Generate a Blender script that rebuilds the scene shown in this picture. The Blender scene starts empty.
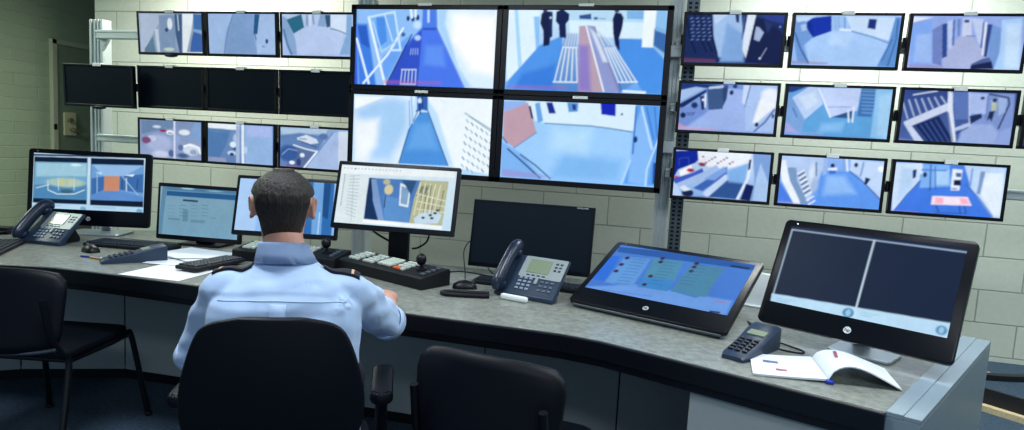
import bpy, bmesh, math, random
import numpy as np
from mathutils import Vector, Matrix, noise
PI = math.pi
random.seed(7)
SC = bpy.context.scene
COL = SC.collection
DESK = .74          # height of the worktop
V = Vector

# ---------------------------------------------------------------- camera
FPX, YAW, PITCH, ROLL, CAMZ = 646.4, -.2406, .1049, .0565, 1.38
def cam_axes():
    ca, sa, cb, sb = math.cos(YAW), math.sin(YAW), math.cos(PITCH), math.sin(PITCH)
    f = V((sa*cb, ca*cb, -sb)); r = V((ca, -sa, 0)); u = r.cross(f)
    cc, sc = math.cos(ROLL), math.sin(ROLL)
    return r*cc + u*sc, u*cc - r*sc, f
CR, CU, CF = cam_axes()
cam = bpy.data.cameras.new('camera'); cam.sensor_width = 36; cam.lens = 36*FPX/1024
cam.clip_start = .05; cam.clip_end = 60
camo = bpy.data.objects.new('camera', cam); COL.objects.link(camo)
m = Matrix((CR, CU, -CF)).transposed().to_4x4(); m.translation = V((0, 0, CAMZ)); camo.matrix_world = m
SC.camera = camo
def at(px, py, z=DESK):
    """point of the level z that the photograph shows at (px, py)"""
    d = CF + CR*((px-512)/FPX) - CU*((py-215)/FPX)
    return V((0, 0, CAMZ)) + d*((z-CAMZ)/d.z)

# ---------------------------------------------------------------- materials
def lin(h):
    c = [int(h[i:i+2], 16)/255 for i in (0, 2, 4)]
    return [x/12.92 if x <= .04045 else ((x+.055)/1.055)**2.4 for x in c]
MATS = {}
def mat(name, hexc, rough=.5, metal=0, spec=.5, noise_amt=0, noise_scale=8, bump=0, bump_scale=60, emit=None, estr=1, coat=0, stretch=None, alpha=1, sheen=0):
    if name in MATS: return MATS[name]
    mt = bpy.data.materials.new(name); mt.use_nodes = True; nt = mt.node_tree; b = nt.nodes['Principled BSDF']
    c = lin(hexc); b.inputs['Base Color'].default_value = (*c, 1)
    b.inputs['Roughness'].default_value = rough; b.inputs['Metallic'].default_value = metal
    b.inputs['Specular IOR Level'].default_value = spec
    if coat: b.inputs['Coat Weight'].default_value = coat
    if sheen: b.inputs['Sheen Weight'].default_value = sheen
    tc = nt.nodes.new('ShaderNodeTexCoord'); src = tc.outputs['Object']
    if stretch:
        mp = nt.nodes.new('ShaderNodeMapping'); mp.inputs['Scale'].default_value = stretch
        nt.links.new(src, mp.inputs['Vector']); src = mp.outputs['Vector']
    if noise_amt:
        n = nt.nodes.new('ShaderNodeTexNoise'); n.inputs['Scale'].default_value = noise_scale; n.inputs['Detail'].default_value = 6
        n.inputs['Roughness'].default_value = .65
        nt.links.new(src, n.inputs['Vector'])
        r = nt.nodes.new('ShaderNodeValToRGB'); r.color_ramp.elements[0].position = .3; r.color_ramp.elements[1].position = .7
        r.color_ramp.elements[0].color = (*[x*(1-noise_amt) for x in c], 1); r.color_ramp.elements[1].color = (*[min(1, x*(1+noise_amt)) for x in c], 1)
        nt.links.new(n.outputs['Fac'], r.inputs['Fac']); nt.links.new(r.outputs['Color'], b.inputs['Base Color'])
    if bump:
        n = nt.nodes.new('ShaderNodeTexNoise'); n.inputs['Scale'].default_value = bump_scale; n.inputs['Detail'].default_value = 4
        nt.links.new(src, n.inputs['Vector'])
        bp = nt.nodes.new('ShaderNodeBump'); bp.inputs['Strength'].default_value = bump; bp.inputs['Distance'].default_value = .01
        nt.links.new(n.outputs['Fac'], bp.inputs['Height']); nt.links.new(bp.outputs['Normal'], b.inputs['Normal'])
    if emit:
        b.inputs['Emission Color'].default_value = (*lin(emit), 1); b.inputs['Emission Strength'].default_value = estr
    MATS[name] = mt
    return mt
def block_mat(name, hexc, mortar, axis, u0, v0, bw=.505, bh=.225, ms=.005):
    mt = bpy.data.materials.new(name); mt.use_nodes = True; nt = mt.node_tree; b = nt.nodes['Principled BSDF']
    tc = nt.nodes.new('ShaderNodeTexCoord'); sp = nt.nodes.new('ShaderNodeSeparateXYZ'); cb = nt.nodes.new('ShaderNodeCombineXYZ')
    nt.links.new(tc.outputs['Object'], sp.inputs[0])
    for k, (src, off) in enumerate(((axis, u0), ('Z', v0))):
        a = nt.nodes.new('ShaderNodeMath'); a.operation = 'SUBTRACT'; a.inputs[1].default_value = off
        nt.links.new(sp.outputs[src], a.inputs[0]); nt.links.new(a.outputs[0], cb.inputs[k])
    br = nt.nodes.new('ShaderNodeTexBrick'); br.inputs['Scale'].default_value = 1
    br.inputs['Brick Width'].default_value = bw; br.inputs['Row Height'].default_value = bh
    br.inputs['Mortar Size'].default_value = ms; br.inputs['Mortar Smooth'].default_value = .5; br.inputs['Bias'].default_value = 0
    c = lin(hexc); d = [x*.93 for x in c]
    br.inputs['Color1'].default_value = (*c, 1); br.inputs['Color2'].default_value = (*d, 1); br.inputs['Mortar'].default_value = (*lin(mortar), 1)
    nt.links.new(cb.outputs[0], br.inputs['Vector'])
    n = nt.nodes.new('ShaderNodeTexNoise'); n.inputs['Scale'].default_value = 30; n.inputs['Detail'].default_value = 6
    nt.links.new(cb.outputs[0], n.inputs['Vector'])
    mx = nt.nodes.new('ShaderNodeMix'); mx.data_type = 'RGBA'; mx.blend_type = 'MULTIPLY'; mx.inputs['Factor'].default_value = .16
    nt.links.new(br.outputs['Color'], mx.inputs['A']); nt.links.new(n.outputs['Fac'], mx.inputs['B']); nt.links.new(mx.outputs['Result'], b.inputs['Base Color'])
    bp = nt.nodes.new('ShaderNodeBump'); bp.invert = True; bp.inputs['Strength'].default_value = .8; bp.inputs['Distance'].default_value = .008
    nt.links.new(br.outputs['Fac'], bp.inputs['Height'])
    b2 = nt.nodes.new('ShaderNodeBump'); b2.inputs['Strength'].default_value = .25; b2.inputs['Distance'].default_value = .004
    nt.links.new(n.outputs['Fac'], b2.inputs['Height']); nt.links.new(bp.outputs['Normal'], b2.inputs['Normal'])
    nt.links.new(b2.outputs['Normal'], b.inputs['Normal'])
    b.inputs['Roughness'].default_value = .55
    return mt

# ---------------------------------------------------------------- mesh helpers
def BM(): return bmesh.new()
def merge(dst, src, M=None):
    if M is not None: bmesh.ops.transform(src, matrix=M, verts=src.verts)
    me = bpy.data.meshes.new('tmp'); src.to_mesh(me); dst.from_mesh(me); bpy.data.meshes.remove(me); src.free()
def box(bm, c, s, bev=0, M=None, seg=2, taper=None):
    t = bmesh.new(); bmesh.ops.create_cube(t, size=1)
    for v in t.verts:
        v.co = V((v.co.x*s[0], v.co.y*s[1], v.co.z*s[2]))
        if taper and v.co.z > 0: v.co.x *= taper[0]; v.co.y *= taper[1]
    if bev: bmesh.ops.bevel(t, geom=list(t.edges)+list(t.verts), offset=min(bev, min(s)*.49), segments=seg, profile=.5, affect='EDGES')
    T = Matrix.Translation(c)
    merge(bm, t, (M @ T) if M is not None else T)
def prism(bm, poly, z0, z1, M=None, bev=0):
    """closed outline of (x, y) raised from z0 to z1"""
    t = bmesh.new(); a = [t.verts.new((x, y, z0)) for x, y in poly]; b = [t.verts.new((x, y, z1)) for x, y in poly]
    t.faces.new(a[::-1]); t.faces.new(b)
    n = len(poly)
    for i in range(n): t.faces.new((a[i], a[(i+1) % n], b[(i+1) % n], b[i]))
    bmesh.ops.recalc_face_normals(t, faces=t.faces)
    if bev: bmesh.ops.bevel(t, geom=[e for e in t.edges], offset=bev, segments=2, profile=.5, affect='EDGES')
    merge(bm, t, M)
def loft(bm, rings, cap=True, closed=True):
    R = [[bm.verts.new(p) for p in r] for r in rings]; n = len(R[0])
    for a, b in zip(R, R[1:]):
        for i in range(n if closed else n-1):
            bm.faces.new((a[i], a[(i+1) % n], b[(i+1) % n], b[i]))
    if cap and closed:
        bm.faces.new(R[0][::-1]); bm.faces.new(R[-1])
def spline(pts, k=6):
    P = [V(p) for p in pts]
    if len(P) < 3: return P
    Q = [P[0]*2-P[1]] + P + [P[-1]*2-P[-2]]; out = []
    for i in range(1, len(Q)-2):
        for j in range(k):
            t = j/k; a, b, c, d = Q[i-1:i+3]
            out.append(.5*((2*b)+(c-a)*t+(2*a-5*b+4*c-d)*t*t+(3*b-a-3*c+d)*t**3))
    out.append(P[-1]); return out
def tube(bm, pts, r, seg=8, smooth=0, flat=1, up=None):
    """r is a number or one radius per given point"""
    if smooth:
        rr = r if isinstance(r, (list, tuple)) else None
        n = len(pts); pts = spline(pts, smooth)
        if rr: r = [rr[min(i//smooth, n-1)]*(1-(i % smooth)/smooth)+rr[min(i//smooth+1, n-1)]*((i % smooth)/smooth) for i in range(len(pts))]
    P = [V(p) for p in pts]; rings = []; prev = V(up) if up else None
    for i, p in enumerate(P):
        d = (P[min(i+1, len(P)-1)]-P[max(i-1, 0)])
        if d.length < 1e-9: d = V((0, 0, 1))
        d.normalize()
        if prev is None or abs(prev.dot(d)) > .98: prev = V((0, 0, 1)) if abs(d.z) < .9 else V((1, 0, 0))
        u = (prev - d*prev.dot(d)).normalized(); w = d.cross(u); prev = u
        rad = r[i] if isinstance(r, (list, tuple)) else r
        rings.append([p+u*(math.cos(2*PI*k/seg)*rad*flat)+w*(math.sin(2*PI*k/seg)*rad) for k in range(seg)])
    loft(bm, rings)
def cyl(bm, a, b, r, r2=None, seg=16): tube(bm, [a, b], [r, r if r2 is None else r2], seg)
def ell(bm, c, r, M=None, u=20, v=12):
    t = bmesh.new(); bmesh.ops.create_uvsphere(t, u_segments=u, v_segments=v, radius=1)
    S = Matrix.Diagonal((*r, 1)); T = Matrix.Translation(c)
    merge(bm, t, T @ (M if M is not None else Matrix()) @ S)
def lathe(bm, prof, c=(0, 0, 0), seg=24, M=None):
    t = bmesh.new(); rings = [[(r*math.cos(2*PI*k/seg), r*math.sin(2*PI*k/seg), z) for k in range(seg)] for r, z in prof]
    loft(t, rings); T = Matrix.Translation(c)
    merge(bm, t, (M @ T) if M is not None else T)
def obj(name, bm, mt, parent=None, smooth=False):
    bmesh.ops.recalc_face_normals(bm, faces=bm.faces)
    me = bpy.data.meshes.new(name); bm.to_mesh(me); bm.free()
    for x in (mt if isinstance(mt, (list, tuple)) else [mt]): me.materials.append(x)
    if smooth:
        me.shade_smooth()
        if smooth != 2: me.set_sharp_from_angle(angle=math.radians(38))
    o = bpy.data.objects.new(name, me); COL.objects.link(o); o.parent = parent
    return o
def tag(o, label, cat, group=None):
    o['label'] = label; o['category'] = cat
    if group: o['group'] = group
    return o
def struct(name, bm, mt, parent=None):
    o = obj(name, bm, mt, parent)
    if parent is None: o['kind'] = 'structure'
    return o
def thing(name, label, cat, loc=(0, 0, 0), rz=0, group=None):
    o = bpy.data.objects.new(name, None); COL.objects.link(o); o.empty_display_size = .05
    o.location = loc; o.rotation_euler = (0, 0, rz)
    return tag(o, label, cat, group)
def dup(root, loc, rz, label, group=None):
    r = root.copy(); COL.objects.link(r); r.location = loc; r.rotation_euler = (0, 0, rz); r['label'] = label
    if group: r['group'] = group
    for ch in list(root.children):
        c = ch.copy(); COL.objects.link(c); c.parent = r
        for g in list(ch.children):
            d = g.copy(); COL.objects.link(d); d.parent = c
    return r
def text_bm(s, size, M):
    cu = bpy.data.curves.new('t', 'FONT'); cu.body = s; cu.size = size; cu.align_x = 'CENTER'; cu.align_y = 'CENTER'; cu.extrude = .0004
    o = bpy.data.objects.new('t', cu); COL.objects.link(o)
    dg = bpy.context.evaluated_depsgraph_get(); me = bpy.data.meshes.new_from_object(o.evaluated_get(dg))
    b = bmesh.new(); b.from_mesh(me); bmesh.ops.transform(b, matrix=M, verts=b.verts)
    bpy.data.objects.remove(o); bpy.data.curves.remove(cu); bpy.data.meshes.remove(me)
    return b
def fused(name, bm, voxel, mt, parent, it=4, fac=.5, post=None):
    """fuse overlapping closed shapes into one continuous smooth skin"""
    me = bpy.data.meshes.new('t'); bm.to_mesh(me); bm.free(); o = bpy.data.objects.new('t', me); COL.objects.link(o)
    md = o.modifiers.new('r', 'REMESH'); md.mode = 'VOXEL'; md.voxel_size = voxel
    ms = o.modifiers.new('s', 'SMOOTH'); ms.iterations = it; ms.factor = fac
    dg = bpy.context.evaluated_depsgraph_get(); m2 = bpy.data.meshes.new_from_object(o.evaluated_get(dg))
    bpy.data.objects.remove(o); bpy.data.meshes.remove(me); m2.name = name
    if post:
        for v in m2.vertices: v.co = post(v.co.copy(), v.normal.copy())
        # a second, finer fuse clears any crease that folded into itself
        o = bpy.data.objects.new('t', m2); COL.objects.link(o)
        md = o.modifiers.new('r', 'REMESH'); md.mode = 'VOXEL'; md.voxel_size = voxel*.9
        ms = o.modifiers.new('s', 'SMOOTH'); ms.iterations = 1; ms.factor = .4
        m3 = bpy.data.meshes.new_from_object(o.evaluated_get(bpy.context.evaluated_depsgraph_get()))
        bpy.data.objects.remove(o); bpy.data.meshes.remove(m2); m2 = m3; m2.name = name
    m2.shade_smooth(); m2.materials.clear(); m2.materials.append(mt)
    o = bpy.data.objects.new(name, m2); COL.objects.link(o); o.parent = parent
    return o

# ---------------------------------------------------------------- pictures shown on the screens
def paint(ops, nx, ny, aspect, blur=0, grain=0):
    """draws polygons, lines and ellipses (thousandths of the picture) on an nx by ny grid"""
    u = np.linspace(0, 1, nx)[None, :].repeat(ny, 0); v = np.linspace(0, 1, ny)[:, None].repeat(nx, 1)/aspect
    aa = .6/nx; img = np.zeros((ny, nx, 3))
    def pts(a): return [(a[i]/1000, a[i+1]/1000/aspect) for i in range(0, len(a), 2)]
    def segd(p, q):
        dx, dy = q[0]-p[0], q[1]-p[1]; L = dx*dx+dy*dy+1e-12
        t = np.clip(((u-p[0])*dx+(v-p[1])*dy)/L, 0, 1)
        return np.hypot(u-p[0]-t*dx, v-p[1]-t*dy)
    for op in ops:
        if op[0] == 'g':
            a, b = np.array(lin(op[1])), np.array(lin(op[2])); t = (v*aspect)[..., None]; img = a*(1-t)+b*t; continue
        c = np.array(lin(op[1])); al = 1
        if op[0] == 'p':
            P = pts(op[4]); f = max(op[2]/1000, aa*1.6); al = op[3]/100; d = None; ins = np.zeros(u.shape, bool)
            for p, q in zip(P, P[1:]+P[:1]):
                s = segd(p, q); d = s if d is None else np.minimum(d, s)
                if p[1] != q[1]:
                    ins ^= ((p[1] > v) != (q[1] > v)) & (u < (q[0]-p[0])*(v-p[1])/(q[1]-p[1])+p[0])
            mk = np.clip(.5+np.where(ins, d, -d)/f, 0, 1)
        elif op[0] == 'l':
            P = pts(op[3]); d = np.min([segd(p, q) for p, q in zip(P, P[1:])], 0); w = op[2]/1000
            mk = np.clip(.5+(w/2-d)/(aa*1.6), 0, 1)
        else:
            x, y, rx, ry = op[3]; x /= 1000; y /= 1000*aspect; rx = max(rx/1000, .002); ry = max(ry/1000/aspect, .002)
            q = np.hypot((u-x)/rx, (v-y)/ry); f = max(op[2]/1000, aa*1.6)
            mk = np.clip(.5+(1-q)*min(rx, ry)/f, 0, 1)
        mk = (mk*al)[..., None]; mk = mk*mk*(3-2*mk) if op[0] == 'p' and al == 1 else mk
        img = img*(1-mk)+c*mk
    for _ in range(blur):
        for ax in (0, 1):
            a, b = np.roll(img, 1, ax), np.roll(img, -1, ax)
            if ax == 0: a[0], b[-1] = img[0], img[-1]
            else: a[:, 0], b[:, -1] = img[:, 0], img[:, -1]
            img = .25*a+.5*img+.25*b
    if grain:
        rs = np.random.RandomState(len(ops)*7+nx)
        for cells, amp in ((5, .07), (12, .06), (30, .05), (70, .04)):
            g = rs.rand(int(cells/aspect)+3, cells+3)-.5
            x = np.linspace(0, cells, nx); y = np.linspace(0, cells/aspect, ny); xi, yi = x.astype(int), y.astype(int); fx, fy = (x-xi)[None, :], (y-yi)[:, None]
            q = g[yi][:, xi]*(1-fx)*(1-fy)+g[yi][:, xi+1]*fx*(1-fy)+g[yi+1][:, xi]*(1-fx)*fy+g[yi+1][:, xi+1]*fx*fy
            img = img*(1+2*amp*q[..., None]*grain)
    return img
def screen_mat():
    mt = bpy.data.materials.new('lit_screen'); mt.use_nodes = True; nt = mt.node_tree; b = nt.nodes['Principled BSDF']
    a = nt.nodes.new('ShaderNodeAttribute'); a.attribute_name = 'picture'
    b.inputs['Base Color'].default_value = (.004, .005, .008, 1); b.inputs['Roughness'].default_value = .35; b.inputs['Specular IOR Level'].default_value = .04
    # fine pixel shimmer of the panel keeps the picture from looking airbrushed
    n = nt.nodes.new('ShaderNodeTexNoise'); n.inputs['Scale'].default_value = 130; n.inputs['Detail'].default_value = 3
    tc = nt.nodes.new('ShaderNodeTexCoord'); nt.links.new(tc.outputs['Object'], n.inputs['Vector'])
    mr = nt.nodes.new('ShaderNodeMapRange'); mr.inputs['From Min'].default_value = .3; mr.inputs['From Max'].default_value = .7; mr.inputs['To Min'].default_value = .975; mr.inputs['To Max'].default_value = 1.02
    nt.links.new(n.outputs['Fac'], mr.inputs['Value']); nt.links.new(a.outputs['Color'], b.inputs['Emission Color']); nt.links.new(mr.outputs['Result'], b.inputs['Emission Strength'])
    return mt
SCREEN = screen_mat()
def screen(key, x0, x1, z0, z1, y, M, parent, nx=120, blur=0, grain=0):
    """lit panel in the local XZ plane facing -y"""
    aspect = (x1-x0)/(z1-z0); ny = int(nx/aspect); img = paint(PICTURES[key], nx, ny, aspect, blur, grain)
    xs = np.linspace(x0, x1, nx); zs = np.linspace(z1, z0, ny)
    co = np.zeros((ny, nx, 4)); co[..., 0] = xs[None, :]; co[..., 1] = y; co[..., 2] = zs[:, None]; co[..., 3] = 1
    co = (co.reshape(-1, 4) @ np.array(M.transposed()))[:, :3]
    i = np.arange(ny*nx).reshape(ny, nx); f = np.stack([i[1:, :-1], i[1:, 1:], i[:-1, 1:], i[:-1, :-1]], -1).reshape(-1, 4)
    me = bpy.data.meshes.new('screen'); me.vertices.add(len(co)); me.vertices.foreach_set('co', co.ravel())
    me.loops.add(f.size); me.loops.foreach_set('vertex_index', f.ravel()); me.polygons.add(len(f))
    me.polygons.foreach_set('loop_start', np.arange(len(f))*4); me.update(calc_edges=True)
    at_ = me.color_attributes.new('picture', 'FLOAT_COLOR', 'POINT')
    at_.data.foreach_set('color', np.concatenate([img.reshape(-1, 3), np.ones((ny*nx, 1))], 1).ravel())
    me.materials.append(SCREEN); o = bpy.data.objects.new('screen', me); COL.objects.link(o); o.parent = parent
    return o

PICTURES={
'L00':[('g','96a9bf','8899b8'),('p','a9b9d0',12,100,[26,19,422,14,238,463,47,1043,9,1045]),('p','5a7891',9,100,[71,921,215,584,249,1005,67,1027]),('p','b9cadb',6,100,[250,403,306,402,325,1002,277,1004]),('p','7c94b4',12,100,[327,45,588,42,568,1008,324,1017]),('e','d5e2ec',10,[498,264,41,148]),('e','27466e',5,[442,423,26,54]),('p','3c5b82',7,100,[579,12,699,11,671,1004,634,1005,583,515]),('l','b4c2d4',18,[628,41,636,424]),('p','dfeaf0',15,100,[703,11,882,9,833,449,745,1001,686,1003]),('p','3f6ca8',9,100,[872,9,1017,22,1015,445,871,390]),('p','3b63a6',18,100,[870,449,1013,533,1030,975,801,984,826,715]),('p','7ba3cc',6,100,[871,390,998,416,978,490,879,463]),('e','b9cfc0',10,[468,921,84,45]),('l','e6f2f2',13,[736,1001,1011,991])],
'L01':[('g','8fb0dc','8ba9d9'),('p','9dbae2',17,100,[-22,12,375,8,256,460,216,1009,10,1017]),('p','7c9cc9',17,100,[375,8,566,6,683,540,730,988,231,1008,294,399]),('l','5c7ca8',12,[381,8,304,369,260,672,232,977]),('p','a3bfe6',15,100,[782,3,995,1,1009,977,730,988,718,598]),('p','7e9fcf',9,100,[557,6,692,4,684,510,598,213]),('p','245886',6,100,[701,4,778,3,738,493,680,495]),('l','3f6a98',14,[693,480,718,628]),('e','1f3f70',6,[875,668,21,60]),('e','6a8ec0',6,[823,799,22,21])],
'L02':[('g','b4c8ea','a5bcea'),('p','86a7cf',14,100,[-27,29,60,86,227,787,208,980,103,984,-5,440]),('p','b5caee',22,100,[178,435,473,254,861,419,860,954,208,980]),('p','2b6a86',4,100,[63,130,278,-4,315,315,161,471]),('l','7795b8',23,[358,24,357,256]),('l','7e9cc2',23,[441,23,453,225]),('l','cddcf2',34,[406,24,405,255]),('p','2f5578',7,100,[607,7,687,6,685,293,634,309]),('p','86a4ca',8,100,[543,8,611,7,626,294,507,282]),('p','cfe0f6',8,100,[692,6,929,3,911,446,690,293]),('l','50708f',11,[685,337,794,377,903,452]),('p','83abd8',11,100,[912,3,987,2,994,949,809,956,903,504]),('l','587ea8',28,[22,380,70,733,129,968])],
'L20':[('g','7d92b6','93a5cd'),('p','6a86ab',18,100,[32,24,557,-6,556,179,29,385]),('e','a8b6da',53,[307,608,210,219]),('e','bfc9e2',13,[193,494,77,78]),('e','8f2f55',8,[385,272,57,37]),('e','cfd8ea',10,[281,173,67,37]),('e','7d4a7a',20,[105,550,77,94]),('e','a9b5dc',13,[172,653,42,44]),('e','e4ebf5',8,[499,308,64,62]),('l','31456b',13,[471,326,527,330]),('e','c6d0ea',33,[344,901,134,94]),('e','4f6493',20,[516,867,47,94]),('e','d9e4ee',8,[729,286,90,74]),('e','4d7098',13,[855,335,37,37]),('p','7fa0cc',18,100,[893,-5,1004,-15,1003,535,799,433]),('e','c9d6ea',20,[836,738,130,155]),('l','f0f5fa',29,[724,657,818,601,966,678,981,815]),('e','8fa4c2',13,[873,796,56,68]),('e','56709a',20,[668,694,41,78]),('e','45608a',26,[705,908,94,68]),('e','90a8d6',26,[612,483,47,93]),('l','cfd9f0',31,[569,-23,568,1017])],
'L21':[('g','6e8fc0','6482b4'),('p','e9f2f8',12,100,[-16,0,491,1,491,142,305,144,3,125]),('p','4f79ac',30,100,[3,156,342,156,305,474,174,901,2,920]),('e','5a82b2',19,[173,188,169,57]),('p','8f9cc0',24,100,[2,888,268,890,306,1044,2,1048]),('e','a9c2e2',26,[436,366,46,126]),('e','d9eaf6',13,[390,528,49,76]),('e','c6daef',13,[371,751,65,57]),('e','23406c',8,[372,783,34,44]),('e','2c4c78',8,[414,636,26,32]),('p','a3b8da',6,100,[435,22,491,17,494,1022,438,1028]),('p','93b6e2',6,100,[564,10,984,3,994,1025,577,1028]),('p','a7b9ea',35,100,[601,22,966,20,967,282,602,287]),('l','e3eefa',39,[537,13,546,1031]),('l','a3bce0',12,[513,15,520,1035]),('e','bcd5ee',13,[585,649,26,94])],
'L22':[('g','89a9d2','7f9cc8'),('p','b2cbe6',24,100,[-17,24,689,-10,654,121,22,182]),('p','6183b8',24,100,[-15,219,285,125,654,185,549,549,368,1023,-9,1037]),('p','5a6f9d',18,100,[194,457,549,549,340,1027,86,1025]),('p','d5e3f4',6,100,[239,258,378,164,527,262,556,355,436,400,268,336]),('l','33507f',14,[268,320,399,387,529,470]),('l','405f92',11,[277,271,379,276]),('p','a5bce4',12,100,[762,79,1014,23,991,1011,368,1039,567,579]),('p','cbd8ea',12,100,[834,40,999,24,1000,994,847,1013]),('e','5676ac',19,[627,187,64,80]),('l','e6f0fa',23,[539,566,349,1009]),('l','dbe7f5',18,[194,441,363,520,530,570]),('e','375a9a',39,[121,661,141,212]),('l','8ba9d8',11,[26,704,120,547,252,581]),('e','dce8f4',6,[324,687,34,52]),('e','e4eef8',6,[175,890,41,46]),('e','2a3f73',19,[273,872,34,98]),('l','6d8bbd',17,[558,548,762,79]),('p','a06a8a',12,50,[-10,971,293,983,293,1032,-9,1043])],
'B00':[('g','4b7ef0','2a5be0'),('p','8fc0f8',15,100,[0,-8,490,-11,481,240,361,468,293,1015,26,1017]),('p','3e7fe6',20,100,[3,193,84,191,164,1023,34,1031]),('p','2c5fc4',10,100,[12,221,77,220,106,520,40,451]),('p','79b4f6',10,100,[114,77,297,75,313,470,139,533]),('p','4d90ec',10,100,[147,105,211,104,233,416,171,504]),('p','3152c8',15,100,[347,554,481,254,498,1016,229,1033]),('l','1c3470',9,[236,1004,412,326]),('p','6aa5f6',15,100,[205,617,405,326,346,526,243,931,209,847]),('p','4a78ee',10,100,[489,254,596,251,804,996,467,1018]),('p','5f93f6',49,100,[516,463,639,459,661,738,507,717]),('p','4d7ee8',10,100,[483,-11,582,-12,596,251,489,254]),('l','bcd9fc',17,[525,16,528,155]),('p','2d58c6',5,100,[488,234,596,232,596,265,489,268]),('p','d9f0ff',7,100,[587,-12,1007,-2,1028,1001,807,996,596,237]),('p','ffffff',89,100,[705,69,1002,66,1016,830,844,784,699,401]),('p','a9d4fc',34,100,[587,-12,658,-13,648,181,752,733,849,993,807,996,596,237]),('l','e9f6ff',17,[91,106,228,990]),('l','dcf0ff',17,[7,394,107,983]),('l','e4f4ff',14,[66,985,244,587,348,243]),('l','c9e8ff',14,[91,106,281,32,334,532,259,535]),('l','c9e8ff',9,[210,76,273,415]),('l','b8dcff',9,[124,162,196,560,327,385]),('e','17306e',5,[381,116,12,34]),('e','17306e',5,[416,123,12,34]),('e','17306e',5,[450,106,12,39]),('l','dff2ff',17,[398,3,408,101]),('l','dff2ff',17,[432,3,434,87]),('e','c5e2ff',16,[449,198,28,50]),('e','3a62a8',8,[350,327,16,28]),('e','b4d4ff',11,[455,367,22,34]),('l','cfe4ff',6,[352,787,343,977]),('l','cfe4ff',6,[377,786,370,975]),('l','cfe4ff',6,[402,785,397,974]),('l','cfe4ff',6,[427,784,423,972]),('l','cfe4ff',6,[452,782,450,970]),('l','cfe4ff',7,[348,788,452,782]),('l','cfe4ff',7,[343,977,453,976]),('l','a8c6fa',5,[412,509,407,586]),('l','a8c6fa',5,[427,509,424,585]),('l','a8c6fa',5,[443,508,442,584]),('l','a8c6fa',5,[459,507,459,584]),('p','b05aa8',10,45,[211,933,635,931,636,965,212,985])],
'B01':[('g','cfeaff','5fa6f2'),('p','dff4ff',14,100,[-19,-7,202,-9,216,450,30,865,7,897]),('p','a8d8fb',7,100,[36,-8,60,-8,105,679,83,741]),('p','8ac4f8',10,100,[166,80,205,79,217,465,194,495]),('p','4f96ec',14,100,[216,435,360,312,365,489,320,998,9,988,30,865]),('p','3a7fe0',48,100,[108,800,325,669,328,997,66,984]),('p','4a92ea',14,100,[722,331,855,342,1005,494,1018,995,894,989,698,477]),('p','d9f2ff',5,100,[399,121,861,142,869,327,723,337,405,282]),('p','b9def8',10,100,[380,-10,870,-15,869,142,384,121]),('p','7fb4e8',5,100,[754,1,856,0,860,105,758,101]),('p','f0fbff',6,100,[860,-14,935,-15,931,439,861,436]),('p','8fc3f2',10,100,[935,-15,999,-16,1019,607,931,439]),('p','3b6cb0',10,100,[929,212,1003,266,1005,508,930,411]),('p','82b6e8',5,100,[935,183,1009,232,1006,281,934,234]),('p','2c5590',5,100,[458,62,533,40,538,110,463,105]),('p','2c5590',4,100,[552,81,576,80,578,112,554,112]),('l','5c86b8',5,[587,97,625,103]),('p','b8a0b4',6,100,[463,193,515,183,649,991,483,1002]),('p','8d7fc8',43,100,[468,426,531,424,566,996,483,1002]),('p','8f9ad0',6,100,[515,183,561,191,747,999,649,991]),('l','e8f2ff',10,[508,192,645,982]),('l','a04a50',4,[561,196,747,999]),('p','cfe0f6',19,100,[527,206,571,277,659,624,629,625]),('p','2a4f9e',14,45,[374,282,458,280,483,1002,323,998]),('p','2a4f9e',14,40,[585,248,681,419,852,846,747,999]),('l','e6f4ff',7,[368,459,326,887]),('l','e6f4ff',7,[389,459,363,884]),('l','e6f4ff',7,[411,458,400,882]),('l','e6f4ff',7,[432,457,437,880]),('l','e6f4ff',7,[453,456,474,878]),('l','e6f4ff',8,[319,887,471,884]),('l','e6f4ff',7,[367,453,459,456]),('l','d4e8fb',5,[397,282,382,435]),('l','d4e8fb',5,[412,281,401,435]),('l','d4e8fb',5,[428,281,419,434]),('l','d4e8fb',5,[443,281,437,433]),('l','d4e8fb',5,[458,280,456,433]),('l','e6f4ff',7,[634,450,735,868]),('l','e6f4ff',7,[649,449,763,866]),('l','e6f4ff',7,[664,449,791,864]),('l','e6f4ff',7,[679,448,819,863]),('l','e6f4ff',7,[694,448,847,861]),('l','e6f4ff',8,[732,868,849,855]),('l','d4e8fb',5,[601,277,659,420]),('l','d4e8fb',5,[579,277,629,427]),('l','d4e8fb',5,[619,276,678,419]),('l','3a66b0',7,[738,876,753,954]),('l','e6f4ff',15,[768,974,901,982]),('p','0f1c48',4,100,[215,50,238,-3,286,34,292,137,283,344,278,433,240,449,234,256,212,168]),('e','3a3c66',3,[238,0,14,26]),('p','101f50',4,100,[311,19,352,-16,397,48,396,121,378,165,385,341,342,336,332,180,311,137]),('p','14245a',4,100,[265,14,288,20,295,329,275,344]),('p','101c4a',4,100,[670,102,682,30,719,30,738,87,733,216,719,331,728,490,696,419,679,275]),('e','4a4468',3,[693,4,15,26]),('e','c9e0fa',3,[278,93,8,12]),('p','b05aa8',10,35,[16,942,411,938,412,974,17,987])],
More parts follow.
